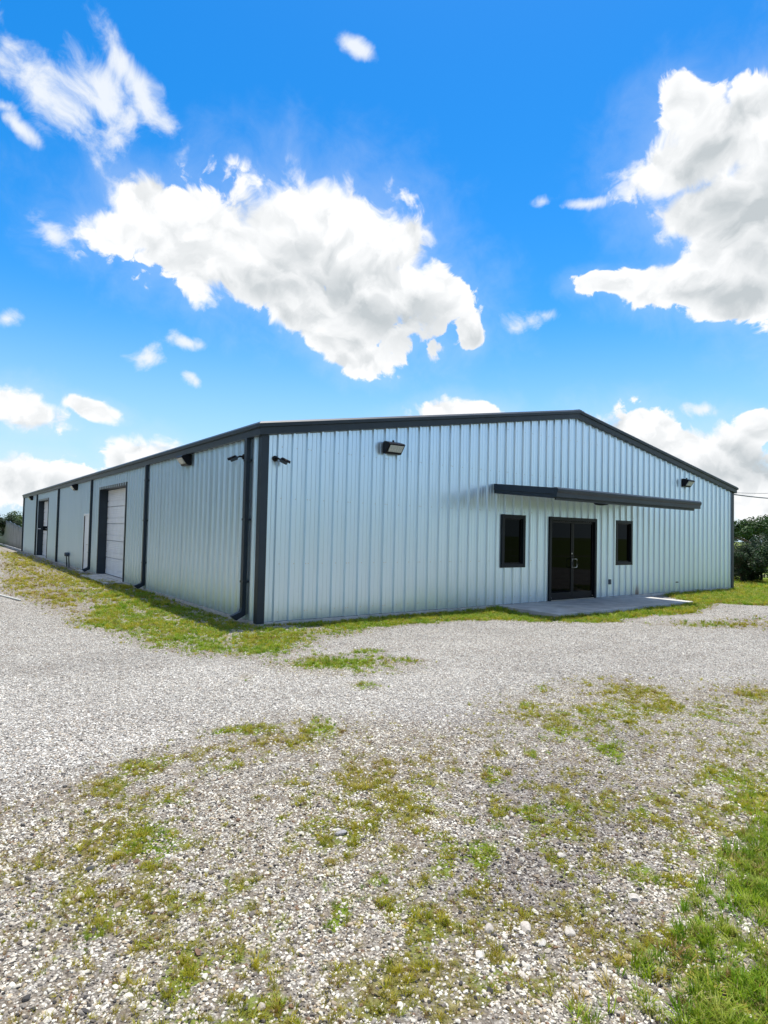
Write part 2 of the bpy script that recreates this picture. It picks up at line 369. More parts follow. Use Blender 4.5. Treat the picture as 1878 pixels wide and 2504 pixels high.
GRASS_SPOTS = [(-0.38,-3.39,0.66,0.40,0.57,0.85,0.15), (0.41,-2.91,0.17,0.17,0.62,0.8,0.1), (-0.78,-4.46,0.16,0.15,0.60,0.6,0.2), (-1.74,-3.42,0.08,0.12,0.41,0.5,0.2), (0.49,-3.67,0.19,0.15,0.68,0.6,0.2), (-2.49,-5.18,0.21,0.11,0.42,0.95,0.15), (-2.93,-5.93,0.15,0.12,0.40,0.7,0.3), (-3.52,-5.55,0.13,0.16,0.25,0.8,0.3), (-3.93,-6.07,0.10,0.09,0.19,0.6,0.4), (-3.49,-5.99,0.09,0.15,0.28,0.6,0.7), (-3.75,-6.63,0.09,0.10,0.26,0.8,0.2), (-3.34,-6.42,0.11,0.12,0.35,0.6,0.4), (-1.90,-5.38,0.10,0.16,0.53,0.9,0.1), (-1.86,-5.85,0.23,0.21,0.59,0.6,0.3), (-4.30,-7.34,0.12,0.08,0.14,0.95,0.05), (-4.20,-6.91,0.13,0.08,0.15,0.7,0.4), (-4.13,-7.25,0.10,0.10,0.19,0.7,0.3), (-3.93,-7.76,0.11,0.09,0.31,0.85,0.2), (-3.66,-7.83,0.11,0.09,0.42,0.75,0.3), (-3.66,-7.45,0.12,0.14,0.37,0.6,0.45), (-3.45,-7.26,0.11,0.13,0.41,0.7,0.4), (-3.40,-7.71,0.04,0.05,0.49,0.95,0), (-3.29,-7.87,0.03,0.04,0.56,1,0), (-3.11,-7.56,0.03,0.05,0.55,0.95,0), (-3.15,-7.74,0.04,0.04,0.57,0.95,0), (-3.00,-7.68,0.02,0.05,0.60,1,0), (-2.89,-7.66,0.04,0.06,0.63,0.95,0), (-3.67,-8.05,0.07,0.08,0.46,0.8,0.2), (-4.00,-7.96,0.13,0.06,0.31,0.8,0.3), (-3.53,-8.18,0.12,0.08,0.54,0.6,0.8), (-3.30,-8.16,0.09,0.15,0.62,0.6,0.8), (-2.31,-7.73,0.13,0.20,0.79,0.95,0.1), (-2.75,-7.71,0.14,0.08,0.68,0.7,0.4), (-2.94,-7.99,0.17,0.10,0.69,0.75,0.6), (-1.72,-8.34,0.05,0.11,1.03,0.85,0.1), (-1.25,-8.39,0.11,0.12,1.10,0.8,0.2), (-2.92,-8.48,0.08,0.09,0.83,0.85,0.1), (-2.83,-8.62,0.11,0.10,0.89,0.7,0.45), (-3.25,-8.30,0.12,0.12,0.67,0.75,0.5), (-2.46,-8.52,0.08,0.10,0.95,0.5,0.9), (1.46,-6.45,0.57,0.63,1.03,0.75,0.5), (0.62,-6.46,0.43,0.53,0.97,0.65,0.55), (0.05,-6.44,0.18,0.31,0.91,0.8,0.3), (-0.09,-6.83,0.33,0.16,0.95,0.7,0.4), (-0.28,-7.25,0.11,0.23,0.99,1,0.1), (-0.80,-6.91,0.08,0.11,0.88,0.8,0.2), (0.25,-5.91,0.07,0.18,0.87,0.95,0.1), (0.88,-5.68,0.16,0.17,0.90,0.7,0.15), (-1.41,-7.03,0.14,0.16,0.81,0.95,0.15), (-1.37,-6.67,0.18,0.25,0.77,0.5,0.7), (-1.60,-7.62,0.09,0.12,0.89,0.8,0.3), (-1.04,-7.99,0.07,0.07,1.04,0.9,0.1), (-0.71,-8.09,0.19,0.24,1.10,0.7,0.5), (-0.18,-8.22,0.20,0.41,1.17,0.7,0.35), (1.87,-7.22,0.45,0.50,1.16,0.7,0.4), (0.91,-7.76,0.25,0.42,1.17,0.7,0.6), (-1.93,-6.98,0.29,0.31,0.72,0.5,0.6), (-1.43,-6.12,0.24,0.24,0.68,0.6,0.6)]
DARK_SPOTS = [(-1.38,-7.56,0.56,0.69,0.91,0.8), (-2.26,-8.03,0.36,0.36,0.86,0.8), (-2.28,-8.39,0.32,0.22,0.95,0.7), (0.02,-7.18,0.24,0.64,1.01,0.5), (-0.50,-6.26,0.86,0.57,0.83,0.3)]
PAD = (6.15, 11.95, -1.80)


def in_poly(x, y, poly):
    ins = np.zeros(x.shape, bool); n = len(poly)
    for i in range(n):
        (x0, y0), (x1, y1) = poly[i], poly[(i+1) % n]
        c = ((y0 > y) != (y1 > y)) & (x < (x1-x0)*(y-y0)/((y1-y0) or 1e-9)+x0)
        ins ^= c
    return ins


def poly_dist(x, y, poly):
    d = np.full(x.shape, 1e9)
    for i in range(len(poly)):
        (x0, y0), (x1, y1) = poly[i], poly[(i+1) % len(poly)]
        vx, vy = x1-x0, y1-y0; L2 = vx*vx+vy*vy+1e-9
        t_ = np.clip(((x-x0)*vx+(y-y0)*vy)/L2, 0, 1)
        d = np.minimum(d, np.hypot(x-x0-t_*vx, y-y0-t_*vy))
    return np.where(in_poly(x, y, poly), d, -d)


def masks(x, y):
    """grass cover, dryness and darkness of the gravel at world x, y"""
    r = np.hypot(x-CAM.x, y-CAM.y)
    g = np.zeros(x.shape); dry = np.zeros(x.shape)+0.3; wsum = np.zeros(x.shape)+1e-3; dsum = 0.3e-3
    jx = x+(fbm(x, y, 0.9, 3)-0.5)*0.5; jy = y+(fbm(x, y, 0.9, 5)-0.5)*0.5
    for poly, dens, dr in GRASS_AREAS:
        soft = 0.35 if dens < 0.9 else 0.18
        v = np.clip(poly_dist(jx, jy, poly)/soft*0.5+0.5, 0, 1)*dens
        g = np.maximum(g, v); wsum = wsum+v; dsum = dsum+v*dr
    jx = x+(fbm(x, y, 0.22, 13)-0.5)*0.22; jy = y+(fbm(x, y, 0.22, 15)-0.5)*0.22
    for (cx, cy, a, b, an, dens, dr) in GRASS_SPOTS:
        ux, uy = jx-cx, jy-cy
        dd = ux*math.sin(an)+uy*math.cos(an); ll = ux*math.cos(an)-uy*math.sin(an)
        q = np.sqrt((ll/a)**2+(dd/b)**2)
        v = np.clip(1.45-q*0.72, 0, 1)*dens
        g = np.maximum(g, v); wsum = wsum+v*3; dsum = dsum+v*3*dr
    dry = dsum/wsum
    # open country beyond the yard
    far = np.clip((np.maximum.reduce([x-24, y-45, -16-x, -18-y]))/4, 0, 1)
    g = np.maximum(g, far*0.95)
    dark = np.zeros(x.shape)
    for (cx, cy, a, b, an, s_) in DARK_SPOTS:
        ux, uy = jx-cx, jy-cy
        dd = ux*math.sin(an)+uy*math.cos(an); ll = ux*math.cos(an)-uy*math.sin(an)
        dark = np.maximum(dark, np.clip(1.5-np.sqrt((ll/a)**2+(dd/b)**2), 0, 1)*s_)
    n = 0.40*fbm(x, y, 0.55, 23)+0.60*fbm(x, y, 0.10, 29, 3)
    n = (n-0.5)*2.0
    cover = np.clip((g-0.45+n*1.2)*1.25+0.30*g, 0, 1)*(g > 0.03)
    pad = (x > PAD[0]) & (x < PAD[1]) & (y > PAD[2]) & (y < 0.02)
    bld = (x > -0.02) & (x < 18.31) & (y > -0.02) & (y < 35.2)
    cover = np.where(pad | bld, 0, cover)
    return cover, np.clip(dry+(fbm(x, y, 0.5, 41)-0.5)*0.7, 0, 1), dark, np.where(pad | bld, 0, g)


def height(x, y):
    z = (fbm(x, y, 1.6, 51)-0.5)*0.05+(fbm(x, y, 0.4, 53)-0.5)*0.012-0.022
    z = z-0.055*np.clip(x-23.5, 0, 30)-0.03*np.clip(y-56, 0, 60)-0.02*np.clip(-y-25, 0, 80)
    return z


def axis(lo, hi, step, out, grow=1.22):
    a = list(np.arange(lo, hi, step)); d = step
    while a[-1] < out: d *= grow; a.append(a[-1]+d)
    d = step
    while a[0] > -out: d *= grow; a.insert(0, a[0]-d)
    return np.array(a)


gx, gy = axis(-7, 13.5, 0.085, 3000), axis(-10.2, 4.5, 0.085, 3000)
GX, GY = np.meshgrid(gx, gy); gxf, gyf = GX.ravel(), GY.ravel()
gz = height(gxf, gyf)
nx_, ny_ = len(gx), len(gy)
ii = (np.arange(ny_-1)[:, None]*nx_+np.arange(nx_-1)[None, :]).ravel()
quads = np.stack([ii, ii+1, ii+1+nx_, ii+nx_], 1)
gme = bpy.data.meshes.new('ground')
gme.from_pydata(np.stack([gxf, gyf, gz], 1).tolist(), [], quads.tolist()); gme.update()
cv, dr_, dk, zo = masks(gxf, gyf)
ca = gme.color_attributes.new('mask', 'FLOAT_COLOR', 'POINT')
ca.data.foreach_set('color', np.stack([cv, dr_, dk, zo], 1).astype(np.float32).ravel())
ground = link('ground', gme, None, True); tag(ground, kind='structure')


def ground_material():
    m = bpy.data.materials.new('gravel_and_soil'); m.use_nodes = True; t = NT(m.node_tree); b = m.node_tree.nodes['Principled BSDF']
    pos = t.n('ShaderNodeNewGeometry').outputs['Position']
    at = t.n('ShaderNodeAttribute', attribute_type='GEOMETRY', attribute_name='mask')
    sp = t.n('ShaderNodeSeparateColor'); t.put(sp.inputs[0], at.outputs['Color'])
    jit = t.vmath('ADD', pos, t.vmath('SCALE', t.noise(pos, 60, 2, out=1), sc_=0.012))
    v1 = t.voro(jit, 75.0); v2 = t.voro(jit, 36.0)
    s1 = t.n('ShaderNodeSeparateColor'); t.put(s1.inputs[0], v1.outputs['Color'])
    s2 = t.n('ShaderNodeSeparateColor'); t.put(s2.inputs[0], v2.outputs['Color'])
    STN = [(0.0, (0.06, 0.055, 0.05)), (0.14, (0.17, 0.14, 0.12)), (0.3, (0.40, 0.35, 0.30)), (0.5, (0.55, 0.51, 0.46)), (0.75, (0.67, 0.64, 0.59)), (1.0, (0.78, 0.76, 0.72))]
    a1 = t.ramp(s1.outputs[0], STN); a2 = t.ramp(s2.outputs[1], STN)
    g1 = t.smooth(v1.outputs['Distance'], 0.25, 0.75, 1.0, 0.42)
    st = t.mix(t.math('MULTIPLY', s2.outputs[2], 0.55), a1, a2)
    st = t.mix(0.28, st, (0.54, 0.51, 0.47, 1))           # stone dust between the pebbles
    st = t.mix(1.0, st, g1, 'MULTIPLY')
    big = t.ramp(t.noise(pos, 1.3, 5, 0.65), [(0.3, (0.84, 0.80, 0.77)), (0.7, (1.12, 1.12, 1.12))])
    st = t.mix(1.0, st, big, 'MULTIPLY')
    lane = t.ramp(t.noise(t.vmath('MULTIPLY', pos, (0.16, 1.0, 1.0)), 1.2, 4, 0.6), [(0.3, (0.86, 0.87, 0.86)), (0.7, (1.06, 1.08, 1.07))])
    st = t.mix(1.0, st, lane, 'MULTIPLY')
    soil = t.ramp(t.noise(pos, 35, 5, 0.65), [(0.3, (0.09, 0.07, 0.05)), (0.5, (0.20, 0.16, 0.115)), (0.7, (0.34, 0.29, 0.22))])
    green = t.ramp(t.noise(pos, 30, 6, 0.7), [(0.25, (0.06, 0.09, 0.012)), (0.5, (0.15, 0.215, 0.02)), (0.8, (0.26, 0.30, 0.045))])
    brown = t.ramp(t.noise(pos, 28, 6, 0.7), [(0.25, (0.09, 0.07, 0.025)), (0.55, (0.22, 0.18, 0.065)), (0.8, (0.34, 0.29, 0.12))])
    veg = t.mix(t.smooth(sp.outputs[1], 0.25, 0.85), green, brown)
    fleck = t.math('ADD', sp.outputs[0], t.math('MULTIPLY', t.math('SUBTRACT', t.noise(pos, 42, 5, 0.7), 0.5), 1.1))
    cover = t.smooth(fleck, 0.30, 0.62)
    st = t.mix(t.math('MULTIPLY', sp.outputs[2], 0.45), st, (0.16, 0.14, 0.15, 1))
    c = t.mix(cover, st, veg)
    c = t.mix(t.math('MULTIPLY', t.smooth(sp.outputs[0], 0.02, 0.30), t.math('MULTIPLY', t.smooth(sp.outputs[1], 0.1, 0.8), 0.35)), c, soil)
    near_soil = t.math('MULTIPLY', t.smooth(at.outputs['Alpha'], 0.05, 0.45), t.smooth(t.noise(pos, 7.0, 4, 0.6), 0.35, 0.62))
    c = t.mix(t.math('MULTIPLY', t.math('MULTIPLY', near_soil, t.math('SUBTRACT', 1.0, cover)), 0.75), c, soil)
    t.put(b.inputs['Base Color'], c)
    b.inputs['Roughness'].default_value = 0.95; b.inputs['Specular IOR Level'].default_value = 0.15
    bp = t.n('ShaderNodeBump'); bp.inputs['Strength'].default_value = 0.9; bp.inputs['Distance'].default_value = 0.014
    h = t.math('SUBTRACT', t.math('MULTIPLY', t.noise(pos, 60, 4, 0.7), 0.7), t.math('ADD', v1.outputs['Distance'], t.math('MULTIPLY', v2.outputs['Distance'], 0.8)))
    t.put(bp.inputs['Height'], h); t.put(b.inputs['Normal'], bp.outputs[0])
    return m


gme.materials.append(ground_material())


# ------------------------------------------------------------------ metal building
W, L, HE = 18.29, 35.12, 3.60
SLOPE = 1.50/(W/2)
Z0 = 0.045                       # top of slab edge, foot of the sheets
def roof_z(x): return HE-0.015+SLOPE*(W/2-abs(x-W/2))


bld = empty('metal_building')
tag(bld, 'long silver ribbed metal building with charcoal trim and a low gable', 'building')
MB().box(-0.03, W+0.03, -0.03, L+0.03, -0.25, Z0).build('foundation_slab', M_SLAB, bld, bevel=0.008)

RIB = [(-0.040, 0), (-0.020, 0.040), (0.020, 0.040), (0.040, 0), (0.090, 0), (0.097, 0.006), (0.113, 0.006), (0.120, 0), (0.185, 0), (0.192, 0.006), (0.208, 0.006), (0.215, 0)]


def profile(s0, s1, pitch, cuts):
    """(s, out) points of the rolled sheet between s0 and s1"""
    k = pitch/0.305; pts = []
    i0 = int(math.floor(s0/pitch))-1; i1 = int(math.ceil(s1/pitch))+1
    for i in range(i0, i1+1):
        for (u, h) in RIB: pts.append((i*pitch+u*k, h))
    def hgt(s):
        for (a, ha), (b_, hb) in zip(pts, pts[1:]):
            if a <= s <= b_: return ha+(hb-ha)*(s-a)/max(b_-a, 1e-9)
        return 0.0
    keep = [q for q in pts if s0+1e-4 < q[0] < s1-1e-4]
    for c in [s0, s1]+[c for c in cuts if s0 < c < s1]: keep.append((c, hgt(c)))
    keep.sort(); return keep


def sheet(mb, s0, s1, pitch, zbot, ztop, holes, to3, off):
    pts = profile(s0, s1, pitch, [h[i] for h in holes for i in (0, 1)])
    for (a, ha), (b_, hb) in zip(pts, pts[1:]):
        mid = (a+b_)/2; spans = [(zbot, None)]
        for (h0, h1, hz0, hz1) in holes:
            if h0 < mid < h1:
                spans = ([(zbot, hz0)] if hz0 > zbot+0.02 else [])+[(hz1, None)]
        for (za, zb) in spans:
            ta = ztop(a) if zb is None else zb; tb = ztop(b_) if zb is None else zb
            n = len(mb.v)
            mb.v += [to3(a, ha+off, za), to3(b_, hb+off, za), to3(b_, hb+off, tb), to3(a, ha+off, ta)]
            mb.f.append((n, n+1, n+2, n+3))


def make_wall(label, length, pitch, ztop, holes, to3, screw_rows, t_in):
    # liner just behind the sheets (part), rolled sheets are its pieces
    mb = MB(); cuts = sorted({0, length, *[h[i] for h in holes for i in (0, 1)], *( [W/2] if length == W else [])})
    for a, b_ in zip(cuts, cuts[1:]):
        spans = [(Z0, None)]
        for (h0, h1, hz0, hz1) in holes:
            if h0 < (a+b_)/2 < h1: spans = ([(Z0, hz0)] if hz0 > Z0+0.02 else [])+[(hz1, None)]
        for za, zb in spans:
            n = len(mb.v)
            mb.v += [to3(a, -t_in, za), to3(b_, -t_in, za), to3(b_, -t_in, (ztop(b_) if zb is None else zb)-0.01), to3(a, -t_in, (ztop(a) if zb is None else zb)-0.01)]
            mb.f.append((n, n+1, n+2, n+3))
    wall = mb.build('wall', M_LINER, bld); wall['label'] = label
    pw = pitch*3; k = 0
    while k*pw < length-0.02:
        s0 = max(k*pw-0.05*pitch/0.305, 0); s1 = min((k+1)*pw+0.05*pitch/0.305, length)
        cs = [W/2] if length == W and s0 < W/2 < s1 else []
        mb = MB(); off = 0.002+(0.0025 if k % 2 else 0.0)
        hs_ = list(holes)+[(c, c, 0, 0) for c in cs]
        sheet(mb, s0, s1, pitch, Z0+0.008, ztop, hs_, to3, off)
        mb.build('wall_panel', M_WALL, wall)
        k += 1
    mb = MB()
    i = 0
    while (i+0.5)*pitch < length:
        for z in screw_rows:
            for s, h in (((i*pitch+0.078*pitch/0.305), 0.0), (i*pitch if i % 3 == 0 else None, 0.040)):
                if s is None or s < 0.2 or s > length-0.15 or z > ztop(s)-0.3: continue
                if any(h0-0.08 < s < h1+0.08 and hz0-0.1 < z < hz1+0.1 for (h0, h1, hz0, hz1) in holes): continue
                c = [to3(s-0.009, h+0.005, z-0.009), to3(s+0.009, h+0.005, z-0.009), to3(s+0.009, h+0.005, z+0.009), to3(s-0.009, h+0.005, z+0.009)]
                t_ = to3(s, h+0.012, z)
                mb.add(c+[t_], [(0, 1, 4), (1, 2, 4), (2, 3, 4), (3, 0, 4)])
        i += 1
    tag(mb.build('screw_rows', M_STEEL, wall), kind='stuff')
    return wall


# openings: (start, end, z low, z high)
F_HOLES = [(8.09, 10.05, 0.0, 2.20), (6.30, 7.08, 0.97, 2.19), (11.05, 11.83, 0.97, 2.19)]
L_HOLES = [(9.53, 13.10, 0.0, 3.00), (14.75, 15.69, 0.0, 2.14), (25.0, 28.45, 0.0, 3.03)]
front = lambda s, h, z: (s, -h, z)
left = lambda s, h, z: (-h, s, z)
right = lambda s, h, z: (W+h, s, z)
back = lambda s, h, z: (s, L+h, z)
flat_top = lambda s: HE-0.02
make_wall('front gable wall of silver ribbed sheets', W, 0.305, roof_z, F_HOLES, front, (0.22, 1.10, 2.30, 3.25, 4.3), 0.03)
make_wall('long left side wall of silver ribbed sheets', L, 0.29, flat_top, L_HOLES, left, (0.25, 1.2, 2.3, 3.2), 0.03)
for nm, ln, tp, t3 in (('right side wall', L, flat_top, right), ('rear gable wall', W, roof_z, back)):
    mb = MB(); cs = [0, W/2, ln] if ln == W else [0, ln]
    for a, b_ in zip(cs, cs[1:]): sheet(mb, a, b_, 0.305, Z0+0.008, tp, [], t3, 0.002)
    wl = mb.build('wall', M_WALL, bld); wl['label'] = nm+' of silver ribbed sheets'

# roof, two ribbed slopes
for sgn in (0, 1):
    mb = MB(); pts = profile(-0.09, L+0.09, 0.305, [])
    xs = (-0.10, W/2) if sgn == 0 else (W/2, W+0.10)
    for (a, ha), (b_, hb) in zip(pts, pts[1:]):
        n = len(mb.v); zz = [HE+0.005+SLOPE*(W/2-abs(x-W/2)) for x in xs]
        mb.v += [(xs[0], a, zz[0]+ha), (xs[1], a, zz[1]+ha), (xs[1], b_, zz[1]+hb), (xs[0], b_, zz[0]+hb)]; mb.f.append((n, n+1, n+2, n+3))
    mb.build('roof', M_WALL, bld)
MB().loft([[(W/2-0.22, y, HE+1.515), (W/2, y, HE+1.555), (W/2+0.22, y, HE+1.515), (W/2, y, HE+1.53)] for y in (-0.12, L+0.12)]).build('ridge_cap', M_TRIM, bld)

# fascia: the eave gutter and the rake trim share one stepped profile (out, down)
FP = [(0.00, 0.052), (0.108, 0.050), (0.155, 0.006), (0.150, -0.055), (0.118, -0.066), (0.112, -0.185), (0.0, -0.185)]
def fp(out_, down, s=1): return out_, down
mb = MB(); rings = []
for yy, mit in ((-0.0, True), (L+0.12, False)):
    rings.append([(-o, (-o if mit else L+0.12), HE+d) for (o, d) in FP])
mb.loft(rings); mb.build('eave_gutter', M_TRIM, bld)
mb = MB(); mb.loft([[(W+o, (-o if mit else L+0.12), HE+d) for (o, d) in FP] for mit in (True, False)]); mb.build('eave_gutter', M_TRIM, bld)
mb = MB(); mb.loft([[(-o, -o, HE+d) for (o, d) in FP], [(W/2, -o, HE+1.50+d) for (o, d) in FP]]); mb.build('rake_trim', M_TRIM, bld)
mb = MB(); mb.loft([[(W/2+0.0005, -o, HE+1.50+d) for (o, d) in FP], [(W+o, -o, HE+d) for (o, d) in FP]]); mb.build('rake_trim', M_TRIM, bld)
for xa, xb in ((0, W/2), (W/2+0.0005, W)):
    za, zb = HE+(0 if xa == 0 else 1.5), HE+(1.5 if xa == 0 else 0)
    MB().loft([[(xa, L+o, za+d) for (o, d) in FP], [(xb, L+o, zb+d) for (o, d) in FP]]).build('rake_trim', M_TRIM, bld)
# gutter joints
for yy in (3.1, 6.2, 9.3, 12.4, 15.5, 18.6, 21.7, 24.8, 27.9, 31.0):
    MB().box(-0.158, -0.02, yy-0.012, yy+0.012, HE-0.05, HE+0.004).build('gutter_joint', M_TRIM, bld)

# corner trims, folded L of two faces standing proud of the ribs
def corner_trim(cx, cy, sx, sy):
    a, t_ = 0.100, 0.046
    P = [(-t_, -t_), (a, -t_), (a, -0.001), (0.004, -0.001), (0.004, 0.004), (-0.001, 0.004), (-0.001, a), (-t_, a)]
    pts = [(cx+sx*px, cy+sy*py) for px, py in P]
    mb = MB(); mb.loft([[(x, y, z) for x, y in pts] for z in (0.03, HE-0.175)])
    return mb.build('corner_trim', M_TRIM, bld, bevel=0.004)
corner_trim(0, 0, 1, 1); corner_trim(W, 0, -1, 1); corner_trim(0, L, 1, -1); corner_trim(W, L, -1, -1)

# downspouts with a kicked-out foot
def downspout(y, kick):
    w_, d_ = 0.105, 0.085; x1 = -0.036; x0 = x1-d_
    mb = MB()
    rings = []
    for (dx, z) in ((0, HE-0.182), (0, 0.26)): rings.append([(x0+dx, y, z), (x1+dx, y, z), (x1+dx, y+w_, z), (x0+dx, y+w_, z)])
    if kick:
        rings.append([(x0-0.02, y, 0.20), (x1, y, 0.14), (x1, y+w_, 0.14), (x0-0.02, y+w_, 0.20)])
        rings.append([(x0-0.20, y, 0.13), (x1-0.18, y, 0.045), (x1-0.18, y+w_, 0.045), (x0-0.20, y+w_, 0.13)])
    else:
        rings.append([(x0, y, 0.03), (x1, y, 0.03), (x1, y+w_, 0.03), (x0, y+w_, 0.03)])
    mb.loft(rings)
    o = mb.build('downspout', M_TRIM, bld, bevel=0.006)
    for z in (0.75, 1.9, 3.0):
        MB().box(x0-0.003, -0.002, y-0.018, y+w_+0.018, z-0.018, z+0.018).build('strap', M_TRIM, o)
    return o
for y_, kk in ((0.44, True), (7.08, True), (14.22, True), (21.55, False), (28.75, False), (34.86, False)): downspout(y_, kk)

# ---- double entrance door
dx0, dx1, _, dz1 = F_HOLES[0]
YF = 0.045                                    # glass plane lies a little inside the wall
door = MB()
door.box(dx0-0.045, dx0+0.045, -0.055, 0.09, 0.052, dz1+0.03); door.box(dx1-0.045, dx1+0.045, -0.055, 0.09, 0.052, dz1+0.03)
door.box(dx0+0.045, dx1-0.045, -0.054, 0.09, dz1-0.06, dz1+0.029)
od = door.build('entrance_door', M_FRAME, bld, bevel=0.004); od['label'] = 'double glass entrance door in a dark metal frame'
MB().box(dx0+0.046, dx1-0.046, -0.04, 0.08, 0.046, 0.062).build('threshold', M_STEEL, od)
xm = (dx0+dx1)/2
for i, (a, b_) in enumerate(((dx0+0.05, xm-0.004), (xm+0.004, dx1-0.05))):
    lf = MB(); st = 0.055
    lf.box(a, a+st, 0.0, 0.045, 0.068, dz1-0.065); lf.box(b_-st, b_, 0.0, 0.045, 0.068, dz1-0.065)
    lf.box(a+st, b_-st, 0.001, 0.044, 0.068, 0.25); lf.box(a+st, b_-st, 0.001, 0.044, dz1-0.065-0.06, dz1-0.0655)
    lf.build('door_leaf', M_BLACK, od, bevel=0.003)
    MB().box(a+st-0.004, b_-st+0.004, 0.018, 0.026, 0.246, dz1-0.12).build('glass_pane', M_GLASS, od)
    hx = xm-0.06 if i == 0 else xm+0.06
    sgx = -1 if i == 0 else 1
    MB().tube([(hx-0.03*sgx, 0.0, 0.90), (hx-0.03*sgx, -0.05, 0.90), (hx+0.03*sgx, -0.065, 0.905), (hx+0.045*sgx, -0.068, 0.93), (hx+0.045*sgx, -0.068, 1.10), (hx+0.03*sgx, -0.065, 1.125), (hx-0.03*sgx, -0.05, 1.13), (hx-0.03*sgx, 0.0, 1.13)], 0.011, 8).build('pull_handle', M_STEEL, od, True)
    px = a+0.03 if i == 0 else b_-0.03
    MB().box(px-0.025, px+0.025, -0.012, 0.0, 0.10, 0.135).build('pivot', M_STEEL, od)
MB().tube([(xm-0.03, -0.012, 1.27), (xm-0.03, 0.002, 1.27)], 0.022, 12).build('lock_cylinder', M_STEEL, od, True)

# ---- two narrow windows
for i, (a, b_, z0, z1) in enumerate(F_HOLES[1:]):
    fr = MB(); s_ = 0.055
    fr.box(a-0.035, a+s_, -0.052, 0.09, z0-0.035, z1+0.035); fr.box(b_-s_, b_+0.035, -0.052, 0.09, z0-0.035, z1+0.035)
    fr.box(a+s_, b_-s_, -0.051, 0.09, z0-0.034, z0+s_); fr.box(a+s_, b_-s_, -0.051, 0.09, z1-s_, z1+0.034)
    wn = fr.build('window', M_FRAME, bld, bevel=0.004); wn['label'] = ('window on the left of the entrance door', 'window on the right of the entrance door')[i]
    sash = MB(); q = 0.03; aa, bb, zz0, zz1 = a+s_, b_-s_, z0+s_, z1-s_
    sash.box(aa, aa+q, 0.0, 0.05, zz0, zz1); sash.box(bb-q, bb, 0.0, 0.05, zz0, zz1); sash.box(aa+q, bb-q, 0.001, 0.049, zz0, zz0+q); sash.box(aa+q, bb-q, 0.001, 0.049, zz1-q, zz1)
    sash.build('sash', M_BLACK, wn, bevel=0.003)
    MB().box(aa+q-0.003, bb-q+0.003, 0.02, 0.028, zz0+q-0.003, zz1-q+0.003).build('glass_pane', M_GLASS, wn)

# ---- overhead doors, set back behind dark jambs
def overhead_door(a, b_, z1, label, glazed):
    REC = 0.25
    fr = MB()
    fr.box(-0.042, REC+0.05, a-0.09, a, 0.05, z1+0.09); fr.box(-0.042, REC+0.05, b_, b_+0.09, 0.05, z1+0.09)
    fr.box(-0.041, REC+0.05, a, b_, z1, z1+0.089)
    o = fr.build('overhead_door', M_TRIM, bld, bevel=0.004); o['label'] = label
    n = 5; hgt = (z1-0.06)/n
    for k in range(n):
        zb = 0.055+k*hgt; mb = MB(); x = REC
        prof = [(0.0, 0.004), (0.012, 0.008), (0.012, hgt*0.30), (-0.006, hgt*0.31), (-0.006, hgt*0.345), (0.012, hgt*0.355)]
        q = hgt*0.35
        for j in range(6):
            s0 = q+(hgt-q-0.012)*j/6; s1 = q+(hgt-q-0.012)*(j+1)/6
            prof += [(0.012, s0+0.25*(s1-s0)), (0.008, s0+0.4*(s1-s0)), (0.008, s0+0.75*(s1-s0)), (0.012, s0+0.9*(s1-s0))]
        prof += [(0.012, hgt-0.030), (-0.006, hgt-0.022), (-0.006, hgt-0.006)]
        ring = lambda y: [(x-o_, y, zb+z) for o_, z in prof]+[(x+0.04, y, zb+hgt-0.006), (x+0.04, y, zb+0.004)]
        mb.loft([ring(a+0.004), ring(b_-0.004)])
        mb.build('door_section', M_WHITE, o)
    MB().box(REC-0.02, REC+0.03, a+0.002, b_-0.002, 0.046, 0.058).build('bottom_seal', M_BLACK, o)
    if glazed:
        MB().box(REC-0.03, REC-0.013, a+0.03, b_-0.03, 1.42, 1.66).build('dark_window_band', M_GLASS, o)
        MB().box(-0.02, 0.10, b_-0.10, b_-0.002, 1.49, 1.53).build('latch_bar', M_WHITE, o)
    return o
overhead_door(9.53, 13.10, 3.00, 'nearer white overhead door in a deep dark frame', False)
overhead_door(25.0, 28.45, 3.03, 'farther white overhead door with a dark band across it', True)

# ---- white side door
a, b_, _, z1 = L_HOLES[1]
fr = MB(); fr.box(-0.05, 0.06, a-0.05, a+0.03, 0.05, z1+0.05); fr.box(-0.05, 0.06, b_-0.03, b_+0.05, 0.05, z1+0.05); fr.box(-0.049, 0.06, a+0.03, b_-0.03, z1-0.03, z1+0.049)
sd = fr.build('side_door', M_WHITE, bld, bevel=0.004); sd['label'] = 'white steel side door'
MB().box(-0.02, 0.03, a+0.034, b_-0.034, 0.06, z1-0.034).build('door_leaf', M_WHITE, sd, bevel=0.003)
MB().box(-0.047, -0.012, b_-0.075, b_-0.036, 0.06, z1-0.04).build('shade_strip', M_BLACK, sd)  # black strip added as painted shade down the hinge-side jamb
MB().tube([(-0.02, a+0.11, 1.02), (-0.07, a+0.11, 1.02), (-0.075, a+0.20, 1.02)], 0.011, 8).build('lever_handle', M_STEEL, sd, True)
for z in (0.35, 1.1, 1.85): MB().box(-0.035, -0.018, b_-0.045, b_-0.028, z-0.06, z+0.06).build('hinge', M_STEEL, sd)
MB().box(-0.26, -0.03, a-0.1, b_+0.1, -0.1, 0.03).build('door_step', M_CONC, sd)
MB().box(-0.55, -0.031, 9.45, 13.18, -0.1, 0.02).build('door_apron', M_CONC, bld)

